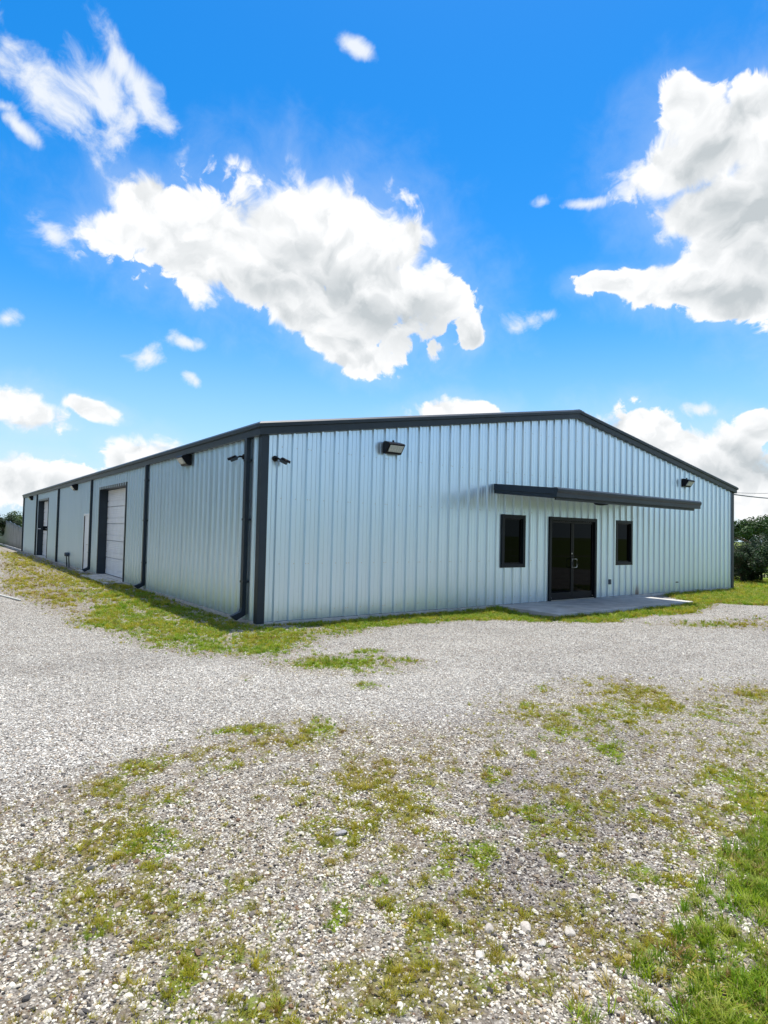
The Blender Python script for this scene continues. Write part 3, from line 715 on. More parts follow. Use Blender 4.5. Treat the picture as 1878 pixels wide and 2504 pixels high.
# ---- awning over the entrance
AX0, AX1, AD = 6.0, 12.05, 1.78
aw = MB()
rz = lambda y: 2.90+0.10*y                     # roof line falls outwards (y negative)
pts = profile(AX0+0.03, AX1-0.03, 0.305, [])
for (a, ha), (b2, hb) in zip(pts, pts[1:]):
    n = len(aw.v); aw.v += [(a, -0.035, rz(0)+ha), (b2, -0.035, rz(0)+hb), (b2, -AD-0.05, rz(-AD-0.05)+hb), (a, -AD-0.05, rz(-AD-0.05)+ha)]; aw.f.append((n, n+3, n+2, n+1))
awn = aw.build('awning', M_TRIM, bld); awn['label'] = 'flat charcoal awning over the entrance door'
RP = [(0.05, 0.045), (-0.03, 0.045), (-0.035, -0.09), (-0.015, -0.10), (-0.012, -0.185), (0.05, -0.185)]
for sx, xx, nm in ((1, AX0, 'awning_rake'), (-1, AX1, 'awning_rake')):
    MB().loft([[(xx+sx*o, -0.034, rz(-0.034)+d) for o, d in RP], [(xx+sx*o, -AD+0.02, rz(-AD+0.02)+d) for o, d in RP]]).build(nm, M_TRIM, awn)
zg = rz(-AD)
GP = [(0.0, 0.050), (-0.095, 0.050), (-0.135, 0.012), (-0.128, -0.04), (-0.105, -0.075), (-0.10, -0.16), (0.0, -0.16)]
MB().loft([[(x, -AD+o, zg+d) for o, d in GP] for x in (AX0-0.06, AX1+0.10)]).build('awning_gutter', M_TRIM, awn, bevel=0.003)
MB().box(AX0+0.05, AX1-0.05, -AD, -AD+0.04, zg-0.215, zg-0.161).build('fascia_lip', M_TRIM, awn)
for k in range(15):                            # soffit boards
    x0_, x1_ = AX0+0.055+k*(AX1-AX0-0.11)/15, AX0+0.055+(k+1)*(AX1-AX0-0.11)/15-0.006
    MB().loft([[(x0_, -0.04, rz(0)-0.17), (x1_, -0.04, rz(0)-0.17), (x1_, -0.04, rz(0)-0.155), (x0_, -0.04, rz(0)-0.155)], [(x0_, -AD+0.045, rz(-AD)-0.16), (x1_, -AD+0.045, rz(-AD)-0.16), (x1_, -AD+0.045, rz(-AD)-0.145), (x0_, -AD+0.045, rz(-AD)-0.145)]]).build('soffit_board', M_SOFFIT, awn)

# small fittings that belong to the wall
MB().box(10.66, 10.76, -0.075, -0.004, 0.40, 0.54).build('outlet_box', M_PIPE, bld, bevel=0.006)
MB().box(14.33, 14.49, -0.055, -0.004, 0.335, 0.365).build('wall_vent', M_PIPE, bld, bevel=0.004)
MB().tube([(W+0.06, 0.28, 0.8), (W+0.06, 0.28, 3.30), (W+0.07, 0.28, 3.42), (W+0.11, 0.26, 3.47), (W+0.15, 0.24, 3.43)], 0.028, 8).build('service_mast', M_TRIM, bld, True)

# ------------------------------------------------------------------ entrance pad
pad = MB()
pad.box(PAD[0], PAD[0]+2.9-0.004, PAD[2], -0.032, -0.1, 0.042); pad.box(PAD[0]+2.9+0.004, PAD[1], PAD[2], -0.032, -0.1, 0.042)
pad.box(PAD[0]+0.01, PAD[1]-0.01, PAD[2]+0.01, -0.034, -0.1, 0.034)
tag(pad.build('pavement', M_CONC, None, bevel=0.006), kind='structure')

# ------------------------------------------------------------------ wall-mounted lights
def wall_light(loc, rz_, label):
    e = empty('wall_light', loc, rz_); tag(e, label, 'light', 'wall lights')
    w2 = 0.20
    P = [(0.0, 0.0), (0.0, 0.225), (-0.05, 0.245), (-0.22, 0.195), (-0.245, 0.165), (-0.232, 0.155), (-0.125, 0.012), (-0.11, -0.015), (-0.03, -0.02)]
    MB().loft([[(x, o, z) for o, z in P] for x in (-w2, w2)]).build('housing', M_BLACK, e, bevel=0.005)
    g0, g1 = (-0.236, 0.148), (-0.136, 0.016)
    nrm = Vector((0, g0[1]-g1[1], 0)).normalized()
    lens = MB(); n = 7
    for k in range(n):
        xa, xb = -w2+0.03+k*(2*w2-0.06)/n, -w2+0.03+(k+1)*(2*w2-0.06)/n-0.004
        lens.loft([[(xa, g0[0]-0.004, g0[1]-0.004), (xb, g0[0]-0.004, g0[1]-0.004), (xb, g0[0]+0.02, g0[1]), (xa, g0[0]+0.02, g0[1])], [(xa, g1[0]-0.014, g1[1]+0.004), (xb, g1[0]-0.014, g1[1]+0.004), (xb, g1[0]+0.02, g1[1]), (xa, g1[0]+0.02, g1[1])]])
    lens.build('lens', M_LENS, e)
    MB().tube([(0.02, -0.06, 0.23), (0.02, -0.06, 0.275)], [0.026, 0.02], 10).build('photocell', M_BLACK, e, True)
    MB().box(-0.09, 0.09, -0.03, 0.038, 0.03, 0.19).build('back_box', M_BLACK, e)
    return e
wall_light((2.86, -0.036, 3.36), 0, 'black floodlight high on the front wall near the building corner')
wall_light((14.86, -0.036, 3.44), 0, 'black floodlight on the front wall right of the awning')
wall_light((-0.036, 3.85, 3.17), R(-90), 'black floodlight on the left wall between the first two downspouts')
wall_light((-0.036, 17.4, 3.18), R(-90), 'black floodlight on the left wall just beyond the white side door')
wall_light((-0.036, 31.0, 3.18), R(-90), 'black floodlight on the left wall nearest the far corner')

# lamp under the awning
e = empty('ceiling_light', (8.95, -0.95, rz(-0.95)-0.165)); tag(e, 'dark round lamp under the awning soffit above the entrance door', 'light')
mb = MB(); rings = []
for r_, z in ((0.10, 0.0), (0.19, -0.03), (0.20, -0.05), (0.15, -0.09), (0.05, -0.105)):
    rings.append([(r_*math.cos(k*math.pi/10), r_*math.sin(k*math.pi/10), z) for k in range(20)])
mb.loft(rings); mb.build('shade', M_BLACK, e, True)
MB().tube([(0, 0, 0.012), (0, 0, -0.004)], 0.12, 16).build('mounting_plate', M_BLACK, e, True)

# ------------------------------------------------------------------ security cameras
def security_camera(loc, rz_, aim, label):
    e = empty('security_camera', loc, rz_); tag(e, label, 'camera', 'security cameras on the corner')
    MB().tube([(0, 0, 0), (0, -0.025, 0), (0, -0.035, 0)], [0.052, 0.052, 0.04], 16).build('mount', M_BLACK, e, True)
    A = Vector(aim).normalized(); p0 = Vector((0, -0.035, 0)); p1 = Vector((0.015, -0.10, 0.0)); p2 = p1+A*0.05
    MB().tube([p0, p1, p2], [0.016, 0.018, 0.014], 10).build('arm', M_BLACK, e, True)
    q0 = p2; q1 = p2+A*0.14
    MB().tube([q0, q0+A*0.012, q1-A*0.01, q1], [0.034, 0.044, 0.044, 0.042], 16).build('body', M_PIPE, e, True)
    MB().tube([q1-A*0.002, q1+A*0.003], 0.026, 14).build('lens', M_GLASS, e, True)
    side = A.cross(Vector((0, 0, 1))).normalized(); upv = side.cross(A)
    mb = MB(); arc = [(math.cos(a_), math.sin(a_)) for a_ in np.linspace(0.15, math.pi-0.15, 9)]
    f = lambda c, r_: [tuple(c+side*(u*r_)+upv*(v*r_)) for u, v in arc]
    mb.loft([f(q0+A*0.02, 0.055)+f(q0+A*0.02, 0.050)[::-1], f(q1+A*0.04, 0.055)+f(q1+A*0.04, 0.050)[::-1]]).build('sunshield', M_BLACK, e, True)
security_camera((0.235, -0.004, 3.02), 0, (0.72, -0.55, -0.42), 'dark bullet camera on the front wall beside the corner trim')
security_camera((-0.004, 0.80, 3.10), R(-90), (-0.45, -0.80, -0.40), 'dark bullet camera on the left wall beside the first downspout')

# ------------------------------------------------------------------ pipework on the left wall
e = empty('pipe_manifold', (-0.04, 18.5, 0.0), R(-90)); tag(e, 'dark pipes with two valves low on the left wall beyond the side door', 'pipes')
MB().tube([(-0.32, -0.03, -0.03), (-0.32, -0.06, 0.42), (-0.30, -0.08, 0.48), (0.22, -0.08, 0.48), (0.24, -0.06, 0.42), (0.24, -0.03, -0.03)], 0.022, 8).build('pipe', M_PIPE, e, True)
for x in (-0.20, 0.12):
    MB().tube([(x, -0.15, 0.50), (x, -0.03, 0.50)], [0.075, 0.085], 12).build('valve', M_PIPE, e, True)
MB().box(-0.6, -0.52, -0.06, 0.03, 0.40, 0.48).build('cap', M_PIPE, e, bevel=0.01)

# ------------------------------------------------------------------ service cable to the right
def cable(p0, p1, sag, r, label):
    p0, p1 = Vector(p0), Vector(p1); pts = []
    for k in range(33):
        t_ = k/32; p_ = p0.lerp(p1, t_); p_.z -= 4*sag*t_*(1-t_); pts.append(p_)
    tag(MB().tube(pts, r, 6).build('service_cable', M_CABLE, None, True), label, 'cable')
cable((W+0.15, 0.24, 3.43), (60.0, 6.0, 7.9), 1.0, 0.022, 'thick dark overhead cable leaving the right corner of the building')
cable((W+0.15, 0.24, 3.47), (60.0, 6.6, 8.4), 0.75, 0.009, 'thin overhead wire running just above the thick cable')

# ------------------------------------------------------------------ fence behind the far corner
fe = empty('screen_fence', (0.02, L+0.1, 0)); tag(fe, 'grey screened fence with a dark top rail beyond the far corner', 'fence')
ys = [0.05, 3.1, 6.1, 9.1, 12.1, 15.1, 18.1, 21.1]; hs_ = [1.50, 1.60, 1.76, 1.93, 1.98, 2.0, 2.0, 2.0]
for y0, h0 in zip(ys, hs_): MB().tube([(0.04, y0, -0.1), (0.04, y0, h0+0.04)], 0.03, 8).build('post', M_TRIM, fe, True)
for (ya, ha), (yb, hb) in zip(zip(ys, hs_), list(zip(ys, hs_))[1:]):
    mb = MB(); n = 14; V = []; Fc = []
    for k in range(n+1):
        t_ = k/n; y = ya+(yb-ya)*t_; h = ha+(hb-ha)*t_-0.06*math.sin(math.pi*t_)
        for j in range(5):
            V.append((0.012*math.sin(k*2.1+j)+0.0, y, 0.09+(h-0.09)*j/4))
    for k in range(n):
        for j in range(4): Fc.append((k*5+j, (k+1)*5+j, (k+1)*5+j+1, k*5+j+1))
    o = mb.add(V, Fc).build('screen_panel', M_SCREEN, fe, True)
    sm = o.modifiers.new('solid', 'SOLIDIFY'); sm.thickness = 0.006
    MB().tube([(0.0, ya+(yb-ya)*t_, ha+(hb-ha)*t_-0.06*math.sin(math.pi*t_)+0.02) for t_ in np.linspace(0, 1, 8)], 0.035, 6).build('top_rail', M_TRIM, fe, True)
MB().box(-0.07, 0.12, 0.03, 21.3, -0.2, 0.075).build('kerb', M_SLAB, fe)

# ------------------------------------------------------------------ trees and bushes
def crown_mesh(name, clumps, leaves, size, pal, seed, flat=1.0):
    """leaf faces gathered in clumps (centre, radius); pal = list of linear colours"""
    g = np.random.default_rng(seed); cs = np.array([c[:3] for c in clumps]); rs = np.array([c[3] for c in clumps])
    pick = g.choice(len(cs), leaves, p=rs**2/np.sum(rs**2))
    d = g.normal(size=(leaves, 3)); d /= np.linalg.norm(d, axis=1)[:, None]
    rad = rs[pick]*g.random(leaves)**0.45
    pos = cs[pick]+d*rad[:, None]*np.array([1, 1, flat])
    n = d+g.normal(size=(leaves, 3))*0.7+np.array([0, 0, 0.5]); n /= np.linalg.norm(n, axis=1)[:, None]
    a = np.cross(n, g.normal(size=(leaves, 3))); a /= np.linalg.norm(a, axis=1)[:, None]; b_ = np.cross(n, a)
    s_ = size*(0.6+0.8*g.random(leaves))[:, None]
    v = np.stack([pos-a*s_, pos-b_*s_*0.45+n*s_*0.1, pos+a*s_, pos+b_*s_*0.45+n*s_*0.1], 1).reshape(-1, 3)
    me = bpy.data.meshes.new(name); idx = np.arange(leaves*4).reshape(-1, 4)
    me.from_pydata(v.tolist(), [], idx.tolist()); me.update()
    pal = np.array(pal); tone = pal[g.integers(0, len(pal), leaves)]*(0.7+0.6*g.random(leaves))[:, None]
    tone = np.repeat(np.concatenate([tone, np.ones((leaves, 1))], 1), 4, 0)
    at = me.color_attributes.new('tint', 'FLOAT_COLOR', 'POINT'); at.data.foreach_set('color', tone.astype(np.float32).ravel())
    me.materials.append(M_LEAF)
    return me


GREEN = [(0.026, 0.070, 0.011), (0.038, 0.090, 0.014), (0.018, 0.048, 0.009), (0.060, 0.11, 0.018)]
OLIVE = [(0.030, 0.066, 0.020), (0.022, 0.050, 0.016), (0.05, 0.085, 0.028), (0.034, 0.036, 0.018)]
DARK = [(0.02, 0.045, 0.018), (0.03, 0.06, 0.02), (0.015, 0.03, 0.014)]
YELL = [(0.10, 0.14, 0.02), (0.07, 0.11, 0.02), (0.13, 0.15, 0.04)]


def tree(loc, h, spread, crown_z, crown_h, nclump, leaves, size, pal, seed, label, group=None, name='tree', cat='tree'):
    z0 = float(height(np.array([loc[0]]), np.array([loc[1]]))[0])
    e = empty(name, (loc[0], loc[1], z0)); tag(e, label, cat, group)
    g = np.random.default_rng(seed); cl = []
    for k in range(nclump):
        a = g.random()*2*math.pi; r_ = math.sqrt(g.random())*spread; zz = crown_z+crown_h*(g.random()-0.5)*(1.0-0.55*(r_/spread)**2)
        cl.append((r_*math.cos(a), r_*math.sin(a), zz, (0.16+0.20*g.random())*min(spread, crown_h*1.4)))
    tr = MB(); tr.tube([(0, 0, -0.15), (0.03, 0.02, crown_z*0.4), (0.0, 0.06, crown_z*0.8), (0.05, 0.05, crown_z)], [0.05*h*0.5+0.03, 0.04*h*0.5+0.02, 0.03*h*0.5, 0.02], 8)
    for k in range(0, nclump, max(1, nclump//9)):
        c = cl[k]; tr.tube([(0.01, 0.03, crown_z*0.55), (c[0]*0.5, c[1]*0.5, (crown_z*0.6+c[2])*0.5), c[:3]], [0.012*h, 0.008*h, 0.003*h], 5)
    tr.build('trunk', M_BARK, e, True)
    link('crown', crown_mesh('crown', cl, int(leaves*1.5), size, pal, seed+1), e)
    return e


def at_(az, rng_):
    return (CAM.x+rng_*math.sin(az), CAM.y+rng_*math.cos(az))


# right of the building
tree(at_(1.205, 44), 3.9, 3.6, 3.15, 1.3, 46, 15000, 0.075, GREEN, 11, 'round green tree rising behind the bushes right of the building', None)
tree(at_(1.235, 52), 5.0, 2.0, 4.1, 1.6, 14, 2600, 0.07, OLIVE, 12, 'thin grey-green tree at the right edge above the round tree', None)
BUSH = 'bushes right of the building'
tree(at_(1.168, 29.3), 1.5, 0.95, 0.80, 1.3, 26, 5200, 0.045, OLIVE, 21, 'grey-green bush close against the right corner of the building', BUSH, 'bush', 'bush')
tree(at_(1.192, 30.5), 1.6, 1.05, 0.80, 1.35, 28, 5600, 0.045, DARK+OLIVE, 22, 'dark bush second from the right corner of the building', BUSH, 'bush', 'bush')
tree(at_(1.222, 29.6), 1.7, 1.1, 0.85, 1.5, 28, 5600, 0.05, GREEN+OLIVE, 23, 'leafy bush at the right edge below the round tree', BUSH, 'bush', 'bush')
tree(at_(1.150, 31.5), 1.5, 1.0, 0.75, 1.2, 22, 4200, 0.045, DARK, 24, 'low dark bush showing just past the right corner trim', BUSH, 'bush', 'bush')
tree(at_(1.205, 34.5), 2.2, 1.7, 1.45, 1.9, 26, 5200, 0.055, DARK, 25, 'dark bush in the second row under the round tree', BUSH, 'bush', 'bush')
tree(at_(1.172, 36.5), 2.0, 1.5, 1.35, 1.7, 26, 5200, 0.055, DARK, 26, 'dark bush in the second row behind the corner trim', BUSH, 'bush', 'bush')
# beyond the far left corner
FAR = 'trees beyond the fence'
tree((0.15, 48.6), 2.6, 1.15, 1.65, 1.3, 18, 4200, 0.05, DARK, 31, 'dark bush drooping over the fence at the left edge', None, 'bush', 'bush')
tree((2.3, 53.0), 2.6, 2.2, 1.6, 1.7, 26, 6000, 0.07, YELL+GREEN, 32, 'yellow-green tree behind the fence next to the far corner', FAR)
tree((-0.8, 66.0), 3.2, 2.6, 2.1, 1.8, 26, 5200, 0.08, DARK+GREEN, 33, 'dark green tree farthest left behind the fence', FAR)
tree((4.2, 60.0), 3.0, 2.6, 2.1, 1.8, 26, 5200, 0.08, GREEN, 34, 'green tree behind the yellow-green tree at the far corner', FAR)

# unseen wood behind, mirrored in the windows; left stretch added to darken the sheets
gw_ = np.random.default_rng(77); cl = []
for k in range(150):
    t_ = k/149
    if t_ < 0.55: x, y = -23+3*gw_.random(), 85-125*(t_/0.55); hh_ = 11.0
    else: x, y = -28+110*((t_-0.55)/0.45), -75-3*gw_.random(); hh_ = 4.5
    cl += [(x+gw_.normal()*1.5, y+gw_.normal()*1.5, 0.5+hh_*gw_.random(), 1.4+1.2*gw_.random()) for _ in range(7)]
wood = link('unseen_woodland', crown_mesh('unseen_woodland', cl, 60000, 0.34, GREEN+DARK, 78)); tag(wood, kind='stuff')

# ------------------------------------------------------------------ loose things on the ground
def rock_mesh(seed, sub=2, flat=0.7, rough=0.25):
    import bmesh
    bm = bmesh.new(); bmesh.ops.create_icosphere(bm, subdivisions=sub, radius=1.0)
    g = np.random.default_rng(seed); planes = [(Vector(g.normal(size=3)).normalized(), 0.55+0.3*g.random()) for _ in range(11)]
    for v in bm.verts:
        for nrm, d_ in planes:
            q = v.co.dot(nrm)
            if q > d_: v.co -= nrm*(q-d_)*0.9
        v.co *= 1+rough*0.35*(g.random()-0.5)
        v.co.z *= flat; v.co.x *= 1.15
    me = bpy.data.meshes.new('stone'); bm.to_mesh(me); bm.free(); return me


ROCKS = [
    (-2.54, -8.88, 0.070, 0.35, (0.46, 0.44, 0.41), 'large flat pale grey rock at the edge of the lower right grass'),
    (-2.59, -8.33, 0.050, 0.8, (0.62, 0.58, 0.53), 'largest round white rock among the pebbles right of the middle'),
    (-2.72, -8.24, 0.042, 0.8, (0.58, 0.54, 0.49), 'round white rock just left of the largest round one'),
    (-2.45, -8.46, 0.045, 0.5, (0.58, 0.55, 0.50), 'flat white rock just right of the largest round one'),
    (-2.61, -8.43, 0.036, 0.7, (0.68, 0.66, 0.62), 'bright white angular rock just below the largest round one'),
    (-1.98, -8.48, 0.042, 0.8, (0.66, 0.63, 0.58), 'white rock alone in the dark gravel left of the right-hand grass'),
    (-2.87, -8.33, 0.040, 0.6, (0.66, 0.64, 0.60), 'pointed white rock beside a green tuft, left of the white group'),
    (-2.38, -8.69, 0.030, 0.7, (0.48, 0.40, 0.22), 'small yellowish stone above the flat grey rock'),
    (-1.95, -8.03, 0.040, 0.7, (0.62, 0.59, 0.54), 'white rock at the top of the dark gravel patch'),
    (-1.48, -8.31, 0.034, 0.8, (0.64, 0.61, 0.56), 'small white rock near the upper tufts on the right'),
    (-4.04, -6.75, 0.036, 0.6, (0.07, 0.075, 0.08), 'dark slate coloured stone on pale gravel at the left'),
    (-4.00, -7.14, 0.035, 0.5, (0.30, 0.24, 0.17), 'flat tan stone below the dark stone at the left'),
    (-2.80, -7.16, 0.045, 0.7, (0.40, 0.40, 0.42), 'grey rock standing alone above the middle of the foreground'),
    (-1.71, -7.09, 0.036, 0.5, (0.64, 0.61, 0.56), 'white stone in the pale gravel left of a bright tuft'),
    (-4.35, -7.67, 0.036, 0.5, (0.66, 0.63, 0.58), 'white stone at the lower left corner below the green patch'),
    (-2.82, -8.51, 0.034, 0.6, (0.60, 0.56, 0.50), 'cream stone beside the lowest green tuft in the middle'),
    (-0.42, 7.60, 0.11, 0.35, (0.50, 0.48, 0.42), 'pale stone farther from the wall at the second downspout foot'),
    (-0.24, 7.30, 0.09, 0.35, (0.46, 0.45, 0.38), 'pale stone nearer the wall at the second downspout foot'),
]
for i, (x, y, r_, fl, c, lb) in enumerate(ROCKS):
    me = rock_mesh(100+i, 2, fl*0.85, 0.30); me.materials.append(M_ROCK)
    o = link('rock', me); r_ *= 0.78; o.scale = (r_, r_*0.8, r_); o.rotation_euler = (0.1, 0.05, random.random()*6)
    z = float(height(np.array([x]), np.array([y]))[0]); o.location = (x, y, z+r_*fl*0.16)
    o['tint'] = (c[0]*0.80, c[1]*0.79, c[2]*0.77, 1.0); tag(o, lb, 'rock', 'larger rocks in the gravel')
pz = lambda x, y: float(height(np.array([x]), np.array([y]))[0])
tag(MB().tube([(-3.75, 9.2, pz(-3.75, 9.2)+0.02), (-3.42, 7.5, pz(-3.4, 7.5)+0.022), (-3.09, 5.8, pz(-3.1, 5.8)+0.02)], 0.022, 10).build('plastic_pipe', M_PVC, None, True), 'white plastic pipe lying on the gravel at the left edge', 'pipe')


# ------------------------------------------------------------------ scattered gravel and grass (geometry-node instances)
def scatter(name, pts, rot, scl, idx, tint, sources, label_kind):
    me = bpy.data.meshes.new(name); n = len(pts)
    me.vertices.add(n); me.vertices.foreach_set('co', pts.astype(np.float32).ravel())
    def attr(nm, ty, key, arr):
        a = me.attributes.new(nm, ty, 'POINT'); a.data.foreach_set(key, arr.ravel())
    attr('rot', 'FLOAT_VECTOR', 'vector', rot.astype(np.float32)); attr('scl', 'FLOAT_VECTOR', 'vector', scl.astype(np.float32))
    attr('pick', 'INT', 'value', idx.astype(np.int32)); attr('tint', 'FLOAT_COLOR', 'color', tint.astype(np.float32))
    me.update()
    o = link(name, me); tag(o, kind='stuff', label=label_kind)
    ng = bpy.data.node_groups.new(name+'_scatter', 'GeometryNodeTree')
    ng.interface.new_socket('Geometry', in_out='INPUT', socket_type='NodeSocketGeometry')
    ng.interface.new_socket('Geometry', in_out='OUTPUT', socket_type='NodeSocketGeometry')
    N, K = ng.nodes, ng.links
    gi, go = N.new('NodeGroupInput'), N.new('NodeGroupOutput')
    jn = N.new('GeometryNodeJoinGeometry')
    for s_ in reversed(sources):
        oi = N.new('GeometryNodeObjectInfo'); oi.inputs['Object'].default_value = s_; oi.inputs['As Instance'].default_value = True
        K.new(oi.outputs['Geometry'], jn.inputs[0])
    ip = N.new('GeometryNodeInstanceOnPoints'); ip.inputs['Pick Instance'].default_value = True
    def named(nm, ty):
        a = N.new('GeometryNodeInputNamedAttribute'); a.data_type = ty; a.inputs[0].default_value = nm; return a.outputs[0]
    K.new(gi.outputs[0], ip.inputs['Points']); K.new(jn.outputs[0], ip.inputs['Instance'])
    K.new(named('pick', 'INT'), ip.inputs['Instance Index'])
    e2r = N.new('FunctionNodeEulerToRotation'); K.new(named('rot', 'FLOAT_VECTOR'), e2r.inputs[0]); K.new(e2r.outputs[0], ip.inputs['Rotation'])
    K.new(named('scl', 'FLOAT_VECTOR'), ip.inputs['Scale'])
    K.new(ip.outputs[0], go.inputs[0])
    md = o.modifiers.new('scatter', 'NODES'); md.node_group = ng
    return o


def wedge(r0, r1, per_m2, g):
    """random points on the ground in front of the photographer, between two ranges"""
    a0, a1 = YAW-0.80, YAW+0.80
    n = int(per_m2*0.5*(a1-a0)*(r1*r1-r0*r0))
    r_ = np.sqrt(r0*r0+g.random(n)*(r1*r1-r0*r0)); a = a0+g.random(n)*(a1-a0)
    return CAM.x+r_*np.sin(a), CAM.y+r_*np.cos(a)


stones = []
for k in range(9):
    me = rock_mesh(300+k, 1 if k % 3 else 2, 0.55+0.25*random.random(), 0.35); me.materials.append(M_STONE)
    stones.append(bpy.data.objects.new('stone_shape', me))
g = np.random.default_rng(99)
X, Y, S_ = [], [], []
for (r0, r1, dens, smin, smax) in ((1.3, 4.2, 9500, 0.0042, 0.0102), (1.3, 4.2, 200, 0.010, 0.018), (4.2, 8.0, 4600, 0.005, 0.0115), (4.2, 8.0, 100, 0.011, 0.018), (8.0, 13.5, 1250, 0.006, 0.0135), (13.5, 22.0, 150, 0.009, 0.018)):
    x, y = wedge(r0, r1, dens, g); X.append(x); Y.append(y); S_.append(smin+(smax-smin)*g.random(len(x))**2.2)
X, Y, S_ = map(np.concatenate, (X, Y, S_))
cv, dr_, dk, zo = masks(X, Y)
bare = (g.random(len(X)) > cv*0.62) & ~((X > -0.05) & (Y > -0.05)) & ~((X > PAD[0]-0.02) & (X < PAD[1]+0.02) & (Y > PAD[2]-0.02))
bare &= g.random(len(X)) > np.clip(zo*1.2, 0, 0.5)*np.clip((fbm(X, Y, 0.16, 61, 3)-0.40)*4.5, 0, 1)*(S_ < 0.016)
X, Y, S_, cv, dr_, dk, zo = (q[bare] for q in (X, Y, S_, cv, dr_, dk, zo))
n = len(X); Z = height(X, Y)
pal = np.array([(0.78, 0.75, 0.70), (0.66, 0.62, 0.575), (0.52, 0.47, 0.42), (0.46, 0.38, 0.29), (0.27, 0.245, 0.23), (0.17, 0.15, 0.14), (0.24, 0.15, 0.105), (0.06, 0.057, 0.06)])
pp = np.array([0.23, 0.20, 0.15, 0.10, 0.11, 0.10, 0.03, 0.08])
tint = pal[g.choice(8, n, p=pp)]
tint = tint*(1-0.30*dk[:, None]*np.array([1.0, 1.02, 0.95]))
dim = g.random(n) < dk*0.45
tint = np.where(dim[:, None], tint*np.array([0.42, 0.40, 0.43]), tint)*(0.82+0.36*g.random((n, 1)))
calm = np.clip((np.hypot(X-CAM.x, Y-CAM.y)-4.0)/6.0, 0, 0.42)[:, None]        # packed, dusty lane
tint = tint*(1-calm)+calm*np.array([0.56, 0.53, 0.49])
tint = tint*(0.76+0.28*fbm(X, Y, 1.7, 71, 3)+0.22*fbm(X*0.16+Y*0.03, Y, 0.9, 73, 3))[:, None]*np.array([0.975, 1.0, 0.99])
tint = tint*(1-np.clip(zo*0.55, 0, 0.5)[:, None]*np.array([0.22, 0.28, 0.45]))     # soil-stained where weeds grow
tint = np.concatenate([np.clip(tint, 0, 0.8), np.ones((n, 1))], 1)
scl = S_[:, None]*(0.8+0.45*g.random((n, 3)))
rot = np.stack([(g.random(n)-0.5)*0.9, (g.random(n)-0.5)*0.9, g.random(n)*6.283], 1)
scatter('gravel', np.stack([X, Y, Z+S_*0.22], 1), rot, scl, g.integers(0, 9, n), tint, stones, 'pale mixed gravel covering the yard')

def tuft_mesh(seed, blades, lean, width):
    g_ = np.random.default_rng(seed); V, Fc = [], []
    for _ in range(blades):
        a = g_.random()*6.283; r_ = 0.35*math.sqrt(g_.random()); bx, by = r_*math.cos(a), r_*math.sin(a)
        d = a+(g_.random()-0.5)*2.0; h = 0.55+0.5*g_.random(); le = lean*(0.4+g_.random())
        wx, wy = -math.sin(d)*width, math.cos(d)*width
        c1 = (bx+math.cos(d)*le*0.35, by+math.sin(d)*le*0.35, h*0.6); c2 = (bx+math.cos(d)*le, by+math.sin(d)*le, h)
        o = len(V)
        V += [(bx-wx, by-wy, -0.05), (bx+wx, by+wy, -0.05), (c1[0]+wx*0.8, c1[1]+wy*0.8, c1[2]), (c1[0]-wx*0.8, c1[1]-wy*0.8, c1[2]), c2]
        Fc += [(o, o+1, o+2, o+3), (o+3, o+2, o+4)]
    me = bpy.data.meshes.new('tuft'); me.from_pydata(V, [], Fc); me.update(); me.materials.append(M_BLADE); return me


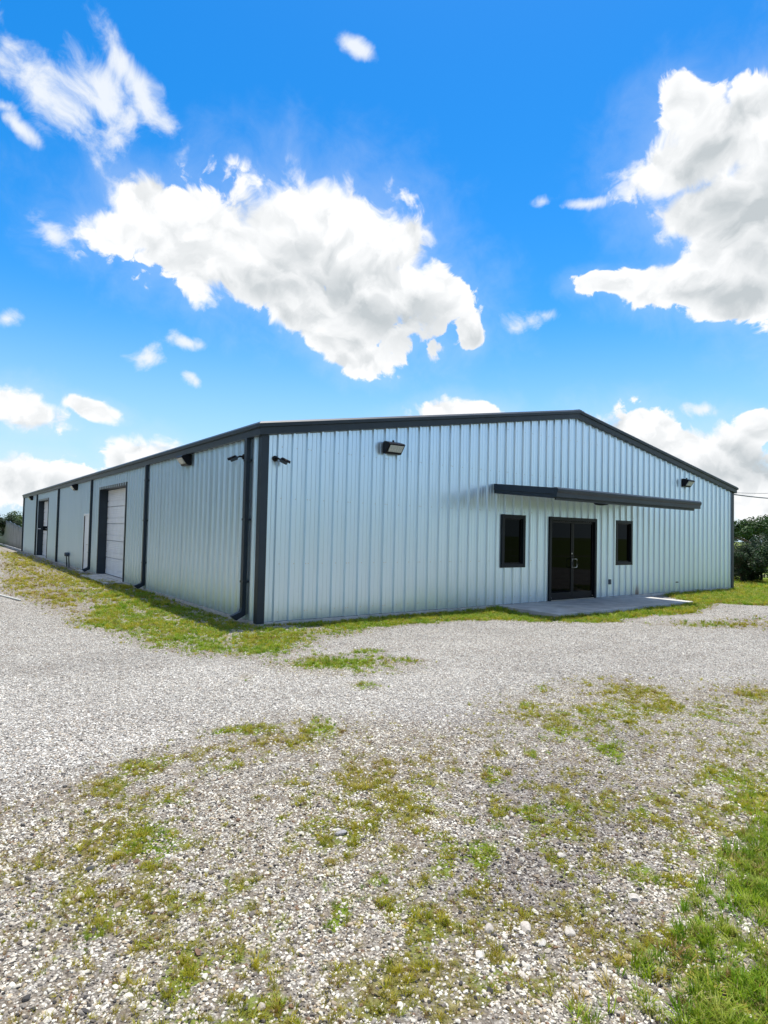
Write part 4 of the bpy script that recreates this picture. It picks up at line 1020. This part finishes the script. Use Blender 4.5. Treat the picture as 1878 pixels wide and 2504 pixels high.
tufts = [bpy.data.objects.new('tuft_shape', tuft_mesh(500+k, (16, 22, 12)[k % 3], (0.45, 0.7, 1.0)[k % 3], (0.045, 0.035, 0.05)[k % 3])) for k in range(6)]
X, Y, S_ = [], [], []
for (r0, r1, dens, smin, smax) in ((1.3, 4.5, 3000, 0.008, 0.036), (4.5, 8.0, 1500, 0.012, 0.042), (8.0, 14.0, 800, 0.026, 0.065), (14.0, 26.0, 260, 0.05, 0.10), (26.0, 46.0, 60, 0.08, 0.16)):
    x, y = wedge(r0, r1, dens, g); X.append(x); Y.append(y); S_.append(smin+(smax-smin)*g.random(len(x))**1.6)
X, Y, S_ = map(np.concatenate, (X, Y, S_))
cv, dr_, dk, zo = masks(X, Y)
thin = 0.26*np.clip(zo*1.6, 0, 1)*np.clip((fbm(X, Y, 0.8, 81, 3)-0.33)*4, 0, 1)
keep = (g.random(len(X)) < np.maximum(cv**1.2, thin)) & ~((X > -0.04) & (Y > -0.04) & (X < W+0.04) & (Y < L))
X, Y, S_, cv, dr_ = (q[keep] for q in (X, Y, S_, cv, dr_)); n = len(X); Z = height(X, Y)
lush = poly_dist(X, Y, GRASS_AREAS[4][0]) > -0.1
S_ = S_*np.where(lush, 1.75, 0.60+0.5*cv)
fresh = np.array([(0.35, 0.34, 0.016), (0.42, 0.38, 0.024), (0.25, 0.29, 0.016), (0.46, 0.40, 0.05)])
straw = np.array([(0.48, 0.41, 0.19), (0.36, 0.28, 0.06), (0.24, 0.15, 0.05), (0.42, 0.37, 0.06)])
isdry = g.random(n) < 0.06+dr_*0.72
isdry &= ~(lush & (g.random(n) < 0.35))
rich = np.array([(0.22, 0.33, 0.016), (0.28, 0.38, 0.022), (0.15, 0.27, 0.014), (0.36, 0.40, 0.07)])
isrich = lush | (g.random(n) > dr_*2.6)
living = np.where(isrich[:, None], rich[g.integers(0, 4, n)], fresh[g.integers(0, 4, n)])
tint = np.where(isdry[:, None], straw[g.integers(0, 4, n)], living)*(0.75+0.5*g.random((n, 1)))
tint = np.concatenate([tint, np.ones((n, 1))], 1)
hh = S_*np.where(isdry, 0.7, 1.0)
scl = np.stack([S_, S_, hh], 1)*(0.8+0.4*g.random((n, 3)))
rot = np.stack([(g.random(n)-0.5)*0.5, (g.random(n)-0.5)*0.5, g.random(n)*6.283], 1)
scatter('grass', np.stack([X, Y, Z], 1), rot, scl, g.integers(0, 6, n), tint, tufts, 'patchy short green and straw coloured grass')
